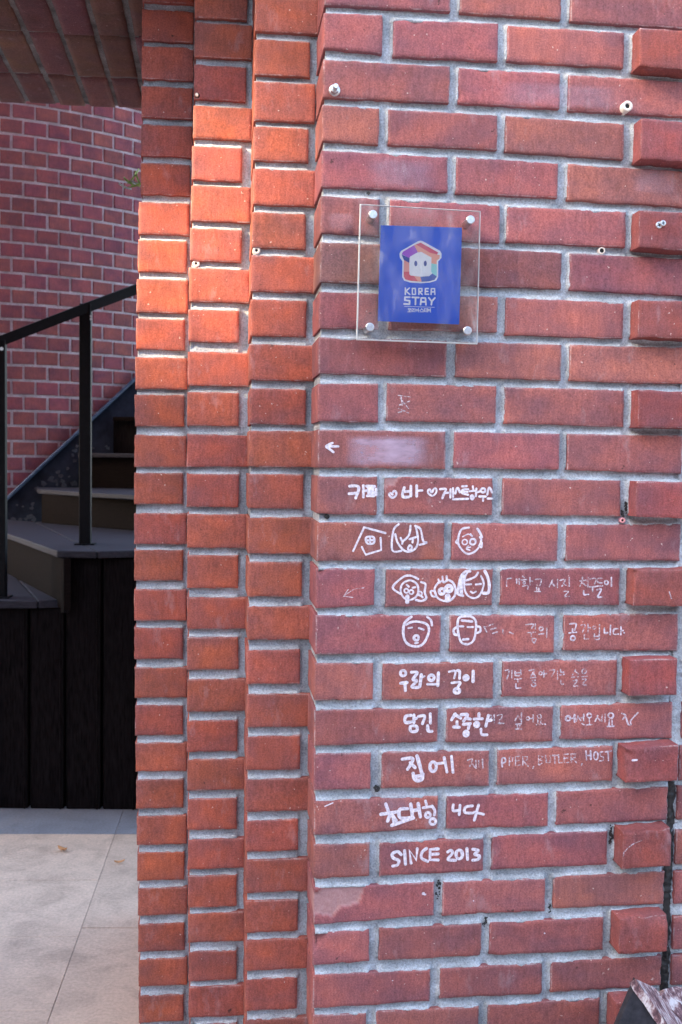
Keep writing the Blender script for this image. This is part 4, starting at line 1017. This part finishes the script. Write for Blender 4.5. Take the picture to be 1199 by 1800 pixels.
for (a_, b_, inn) in ((tl, bl, Vector((.0018, 0, 0))), (bl, br_, Vector((0, 0, .0018))), (tr, br_, Vector((-.0009, 0, 0))), (tl, tr, Vector((0, 0, -.0007)))):
    o = fix(obj('sheet_edge', *prism_vf([a_+Vector((0, .0002, 0)), b_+Vector((0, .0002, 0)), b_+inn+Vector((0, .0002, 0)), a_+inn+Vector((0, .0002, 0))], TH), M_acryledge, sign))
YC = YS+.0062
def Sg(X, Y_, lay=0): return P(610+X/4.796, 340+Y_/4.796, YC-.00012*lay)
M_card = simple('blue_print', (.004, .10, .66), .3)
def flat(name, pts, mat, lay, parent): return obj(name, [Sg(x, y, lay) for x, y in pts], [tuple(range(len(pts)))], mat, parent)
cc = [Sg(285, 268), Sg(970, 288), Sg(946, 1104), Sg(260, 1076)]
card = fix(obj('printed_card', *prism_vf(cc, Vector((0, .0012, 0))), M_card, sign))
inkc = {n: simple('print_'+n, c, .35) for n, c in dict(white=(.88, .88, .87), purple=(.42, .09, .60), crimson=(.72, .05, .12), peach=(.93, .38, .26), navy=(.03, .06, .30), coral=(.90, .36, .30), red=(.80, .09, .13), teal=(.30, .72, .66), blue=(.04, .10, .42)).items()}
outl = [(600,403),(620,398),(640,403),(785,484),(798,508),(796,545),(769,573),(769,705),(752,735),(700,751),(620,757),(530,750),(482,735),(466,705),(468,572),(446,543),(442,508),(455,485)]
flat('logo', outl, inkc['white'], 1, card)
for n, pts in [('purple', [(472,492),(565,436),(597,496),(535,530),(525,545),(462,512)]), ('crimson', [(580,430),(622,415),(770,498),(760,515),(700,500)]),
  ('peach', [(565,436),(580,430),(700,500),(760,515),(783,520),(780,548),(757,566),(757,597),(710,590),(712,540),(630,495),(597,496)]), ('navy', [(460,514),(528,545),(525,585),(480,562)]),
  ('coral', [(480,562),(525,585),(525,660),(478,660)]), ('red', [(478,660),(525,660),(560,690),(600,742),(540,738),(492,725),(478,700)]), ('peach', [(560,690),(615,690),(630,745),(600,742)]),
  ('blue', [(615,690),(700,690),(720,675),(757,700),(740,728),(690,742),(630,745)]), ('teal', [(710,590),(757,597),(757,700),(720,675),(710,660)])]:
    flat('logo', pts, inkc[n], 2, card)
flat('logo', [(618,493),(630,494),(705,538),(712,550),(710,680),(695,697),(618,702),(537,692),(525,680),(527,550),(535,538)], inkc['white'], 3, card)
for ex in (580, 660): flat('logo', [(ex+13*math.cos(k*.5236), 591+24*math.sin(k*.5236)) for k in range(12)], inkc['navy'], 4, card)
V, Fc = [], []; lay = [0]
def sstroke(pts, wz, closed=False):
    pts = [(p[0], p[1]) for p in pts]
    if closed: pts = pts+[pts[0]]
    lay[0] += 3
    # dense corners
    pp = []
    for i in range(len(pts)-1):
        a_, b_ = pts[i], pts[i+1]; n = 4
        for k in range(n): pp.append((a_[0]+(b_[0]-a_[0])*k/n, a_[1]+(b_[1]-a_[1])*k/n))
    pp.append(pts[-1])
    ribbon(pp, wz, lay[0], lambda p, l: Sg(p[0], p[1], 1+l*.01), V, Fc, 0)
    for q in pts[1:-1]:
        lay[0] += 1; b0 = len(V)
        for k in range(10): V.append(Sg(q[0]+wz*.5*math.cos(k*.6283), q[1]+wz*.5*math.sin(k*.6283), 1+lay[0]*.01+.05))
        Fc.append(tuple(range(b0, b0+10)))
for s in [[(492,797),(492,852)],[(526,798),(497,823),(530,852)],[(606,852),(606,802),(632,802),(632,826),(608,826),(634,852)],[(686,802),(661,802),(659,850),(688,850)],[(661,826),(682,826)],[(709,852),(711,803),(738,803),(741,852)],[(709,830),(740,830)]]: sstroke(s, 11.5)
sstroke([(551,801),(576,801),(578,851),(551,851)], 11.5, True)
for s in [[(530,875),(489,875),(488,900),(528,905),(527,934),(482,932)],[(550,876),(606,878)],[(578,878),(577,936)],[(620,937),(626,881),(661,882),(666,938)],[(623,914),(664,914)],[(690,880),(715,911),(741,880)],[(715,911),(711,938)]]: sstroke(s, 14.5)
sstroke([(484,952),(738,960)], 3.5)
for s in [[(515,972),(540,973),(540,985)],[(515,982),(540,982)],[(512,998),(542,998)],[(527,986),(527,998)],[(548,972),(562,973),(562,984),(548,984),(548,996),(564,996)],[(573,968),(573,1000)],[(603,968),(603,1000)],[(603,984),(611,984)],[(630,970),(618,988)],[(632,975),(643,988)],[(615,998),(646,998)],[(665,972),(651,972),(651,996),(666,996)],[(651,984),(664,984)],[(673,970),(673,1000)],[(681,968),(681,1000)],[(704,970),(704,1002)]]: sstroke(s, 5.5)
for cx in (588, 692): sstroke([(cx+7*math.cos(k*.785), 984+8*math.sin(k*.785)) for k in range(8)], 5, True)
obj('lettering', V, Fc, inkc['white'], card)
for (x, y) in ((655, 378.3), (826, 387.5), (649.5, 575.8), (820.8, 582)):
    c = P(x, y, YS); 
    cap = fix(obj('stud', *tube([Vector((c.x, YS-.0058, c.z)), Vector((c.x, YS-.0001, c.z))], .0063, 24), M_steel, sign)); bev(cap, .0012, 3)
    obj('standoff', *tube([Vector((c.x, YS+.0052, c.z)), Vector((c.x, .001, c.z))], .0055, 16), M_steel, cap)

# ------------------------------------------------------------------ object at the lower right corner
def peel_mat():
    m, t, b = new_mat('peeling_painted_wood', .75); v = wpos(t)
    mp = N(t, 'ShaderNodeMapping'); t.links.new(v, mp.inputs[0]); mp.inputs['Rotation'].default_value = (0, R(-38), 0); mp.inputs['Scale'].default_value = (2.6, 1.6, 1.0)
    n1 = noise_n(t, mp.outputs[0], 26, 6, .7, .6); n2 = noise_n(t, mp.outputs[0], 70, 5, .7)
    c = ramp(t, n1, [(.40, (.09, .045, .06)), (.47, (.24, .13, .14)), (.52, (.45, .34, .35)), (.57, (.70, .66, .67))])
    c = mixc(t, .5, c, ramp(t, n2, [(.3, g(.6)), (.7, g(1.2))]), 'MULTIPLY'); t.links.new(c, b.inputs['Base Color']); bump(t, b, n1, .6, .002); return m
M_peel = peel_mat()
bx_ = thing('peeling_plank_stand', 'pointed charcoal board with peeling white planks leaning at the foot of the wall', 'board', P(1150, 1800, -.2).xy.to_3d())
Yn = -.24
ap = P(1119.5, 1724, Yn); l_ = P(1086, 1803, Yn); r2_ = P(1176, 1803, Yn)
dl = (l_-ap)/(ap.z-l_.z); dr_ = (r2_-ap)/(ap.z-r2_.z); zb = .12
poly = [ap, ap+dl*(ap.z-zb), ap+dr_*(ap.z-zb)]
o = fix(obj('gable_board', *prism_vf(poly, Vector((0, .012, 0))), M_darkwood, bx_)); bev(o, .001)
def plank(pts, th, n=None):
    a_, b_, c_, d_ = pts; nrm = (b_-a_).cross(d_-a_).normalized()
    if nrm.dot(CAM-a_) < 0: nrm = -nrm
    # ragged far edge
    V0 = []; m_ = 14
    for i in range(m_+1): V0.append(a_.lerp(d_, i/m_)+Vector((0, 0, .0012*rnd.uniform(-1, 1))))
    for i in range(m_, -1, -1): V0.append(b_.lerp(c_, i/m_)+Vector((.0025*rnd.uniform(-1, 1), 0, .0025*rnd.uniform(-1, 1))))
    o = fix(obj('plank', *prism_vf(V0, -nrm*th), M_peel, bx_)); return o
plank([P(1117, 1722, Yn-.004), P(1150, 1737, -.13), P(1282, 1890, -.13), P(1236, 1890, Yn-.004)], .010)
plank([P(1156, 1752, -.11), P(1170, 1739, -.08), P(1300, 1860, -.08), P(1262, 1880, -.11)], .010)
plank([P(1166, 1738, -.07), P(1192, 1732, -.03), P(1310, 1755, -.03), P(1290, 1880, -.07)], .012)
v, f = box_vf((poly[1].x+.03, Yn+.015, 0), (poly[2].x-.03, -.06, zb+.02)); fix(obj('base_block', v, f, M_darkwood, bx_))

# ------------------------------------------------------------------ unseen building and tree added behind the viewer to shade the wall
hx, hy = LDIR.x, LDIR.y; hl = math.hypot(hx, hy); h_ = Vector((hx/hl, hy/hl, 0)); gdir = Vector((-h_.y, h_.x, 0))
if gdir.x < 0: gdir = -gdir
slope = LDIR.z/hl
def block(name, label, p0, p1, d0, d1, top):
    V = []
    for z in (0, top):
        for (d, p) in ((d0, p0), (d0, p1), (d1, p1), (d1, p0)): q = h_*d+gdir*p; V.append(Vector((q.x, q.y, z)))
    Fc = [(0, 3, 2, 1), (4, 5, 6, 7), (0, 1, 5, 4), (1, 2, 6, 5), (2, 3, 7, 6), (3, 0, 4, 7)]
    root = thing(name, label, 'building', h_*(d0+d1)/2+gdir*(p0+p1)/2)
    fix(obj('wall', V, Fc, M_plaster, root))
    nx_ = h_
    for i in range(3 if p1-p0 > 3 else 2):
        for zf in np.arange(1., top-2, 2.8):
            c = h_*(d0-.0)+gdir*(p0+(p1-p0)*(i+.5)/(3 if p1-p0 > 3 else 2)); c.z = zf+1
            a_ = gdir*.5; u_ = Vector((0, 0, .7)); off = -h_*.02
            wdw = fix(obj('window', *prism_vf([c-a_-u_+off, c+a_-u_+off, c+a_+u_+off, c-a_+u_+off], h_*.06), M_black, root))
    return root
PEDGE, ZEDGE, DB = -.11, EYE+.12, 9.0
block('low_building', 'unseen pale building added to keep sun off the lower wall and jamb', PEDGE-6, PEDGE+5, DB, DB+5, ZEDGE+slope*DB+.1)
tree = thing('lane_tree', 'unseen leafy tree added behind the viewer to shade the wall', 'tree', h_*7.5+gdir*2)
M_bark = simple('bark', (.10, .075, .055), .9, 0, 30, .3)
M_crown = simple('crown_leaf', (.07, .11, .03), .6, 0, 5, .3)
tb = h_*7.5+gdir*2.2
obj('trunk', *tube([tb+Vector((0, 0, -.01)), tb+Vector((.05, 0, 2)), tb+Vector((0, .1, 4)), tb+Vector((.1, 0, 6.5))], .14, 12), M_bark, tree, True)
V, Fc = [], []; rnd = random.Random(11)
def crown(n, p0, p1, z0, z1, sz):
    for i in range(n):
        p = rnd.uniform(p0, p1); d = rnd.uniform(6.6, 8.4); zz_ = d*slope+rnd.uniform(z0, z1)
        if p < p0+.5 and rnd.random() > (p-p0)/.5+.25: continue
        c = h_*d+gdir*p; c.z = zz_
        a_ = Vector((rnd.gauss(0, 1), rnd.gauss(0, 1), rnd.gauss(0, 1))).normalized(); b_ = a_.orthogonal().normalized()*sz*rnd.uniform(.3, .6); a_ = a_*sz*rnd.uniform(.7, 1.2)
        b0 = len(V); V.extend([c-a_, c+b_, c+a_, c-b_]); Fc.append((b0, b0+1, b0+2, b0+3))
crown(7800, PEDGE, 4.2, -.1, 3.2, .11)
o = obj('crown', V, Fc, M_crown, tree); o['kind'] = 'stuff'

# low terrace added out of view behind the viewer to cut low sky light
op = thing('opposite_terrace', 'plain low terrace added behind the viewer to cut low sky light', 'building', (1, -11, 0))
M_terr = simple('terrace_render', (.42, .42, .44), .9, 0, 2, .15)
v, f = box_vf((-7, -14, 0), (11, -9, 3.6)); fix(obj('wall', v, f, M_terr, op))
for i in range(8):
    for z_ in (1.2,):
        v, f = box_vf((-6+i*2.1, -9.0, z_), (-5+i*2.1, -8.96, z_+1.4)); fix(obj('window', v, f, M_black, op))
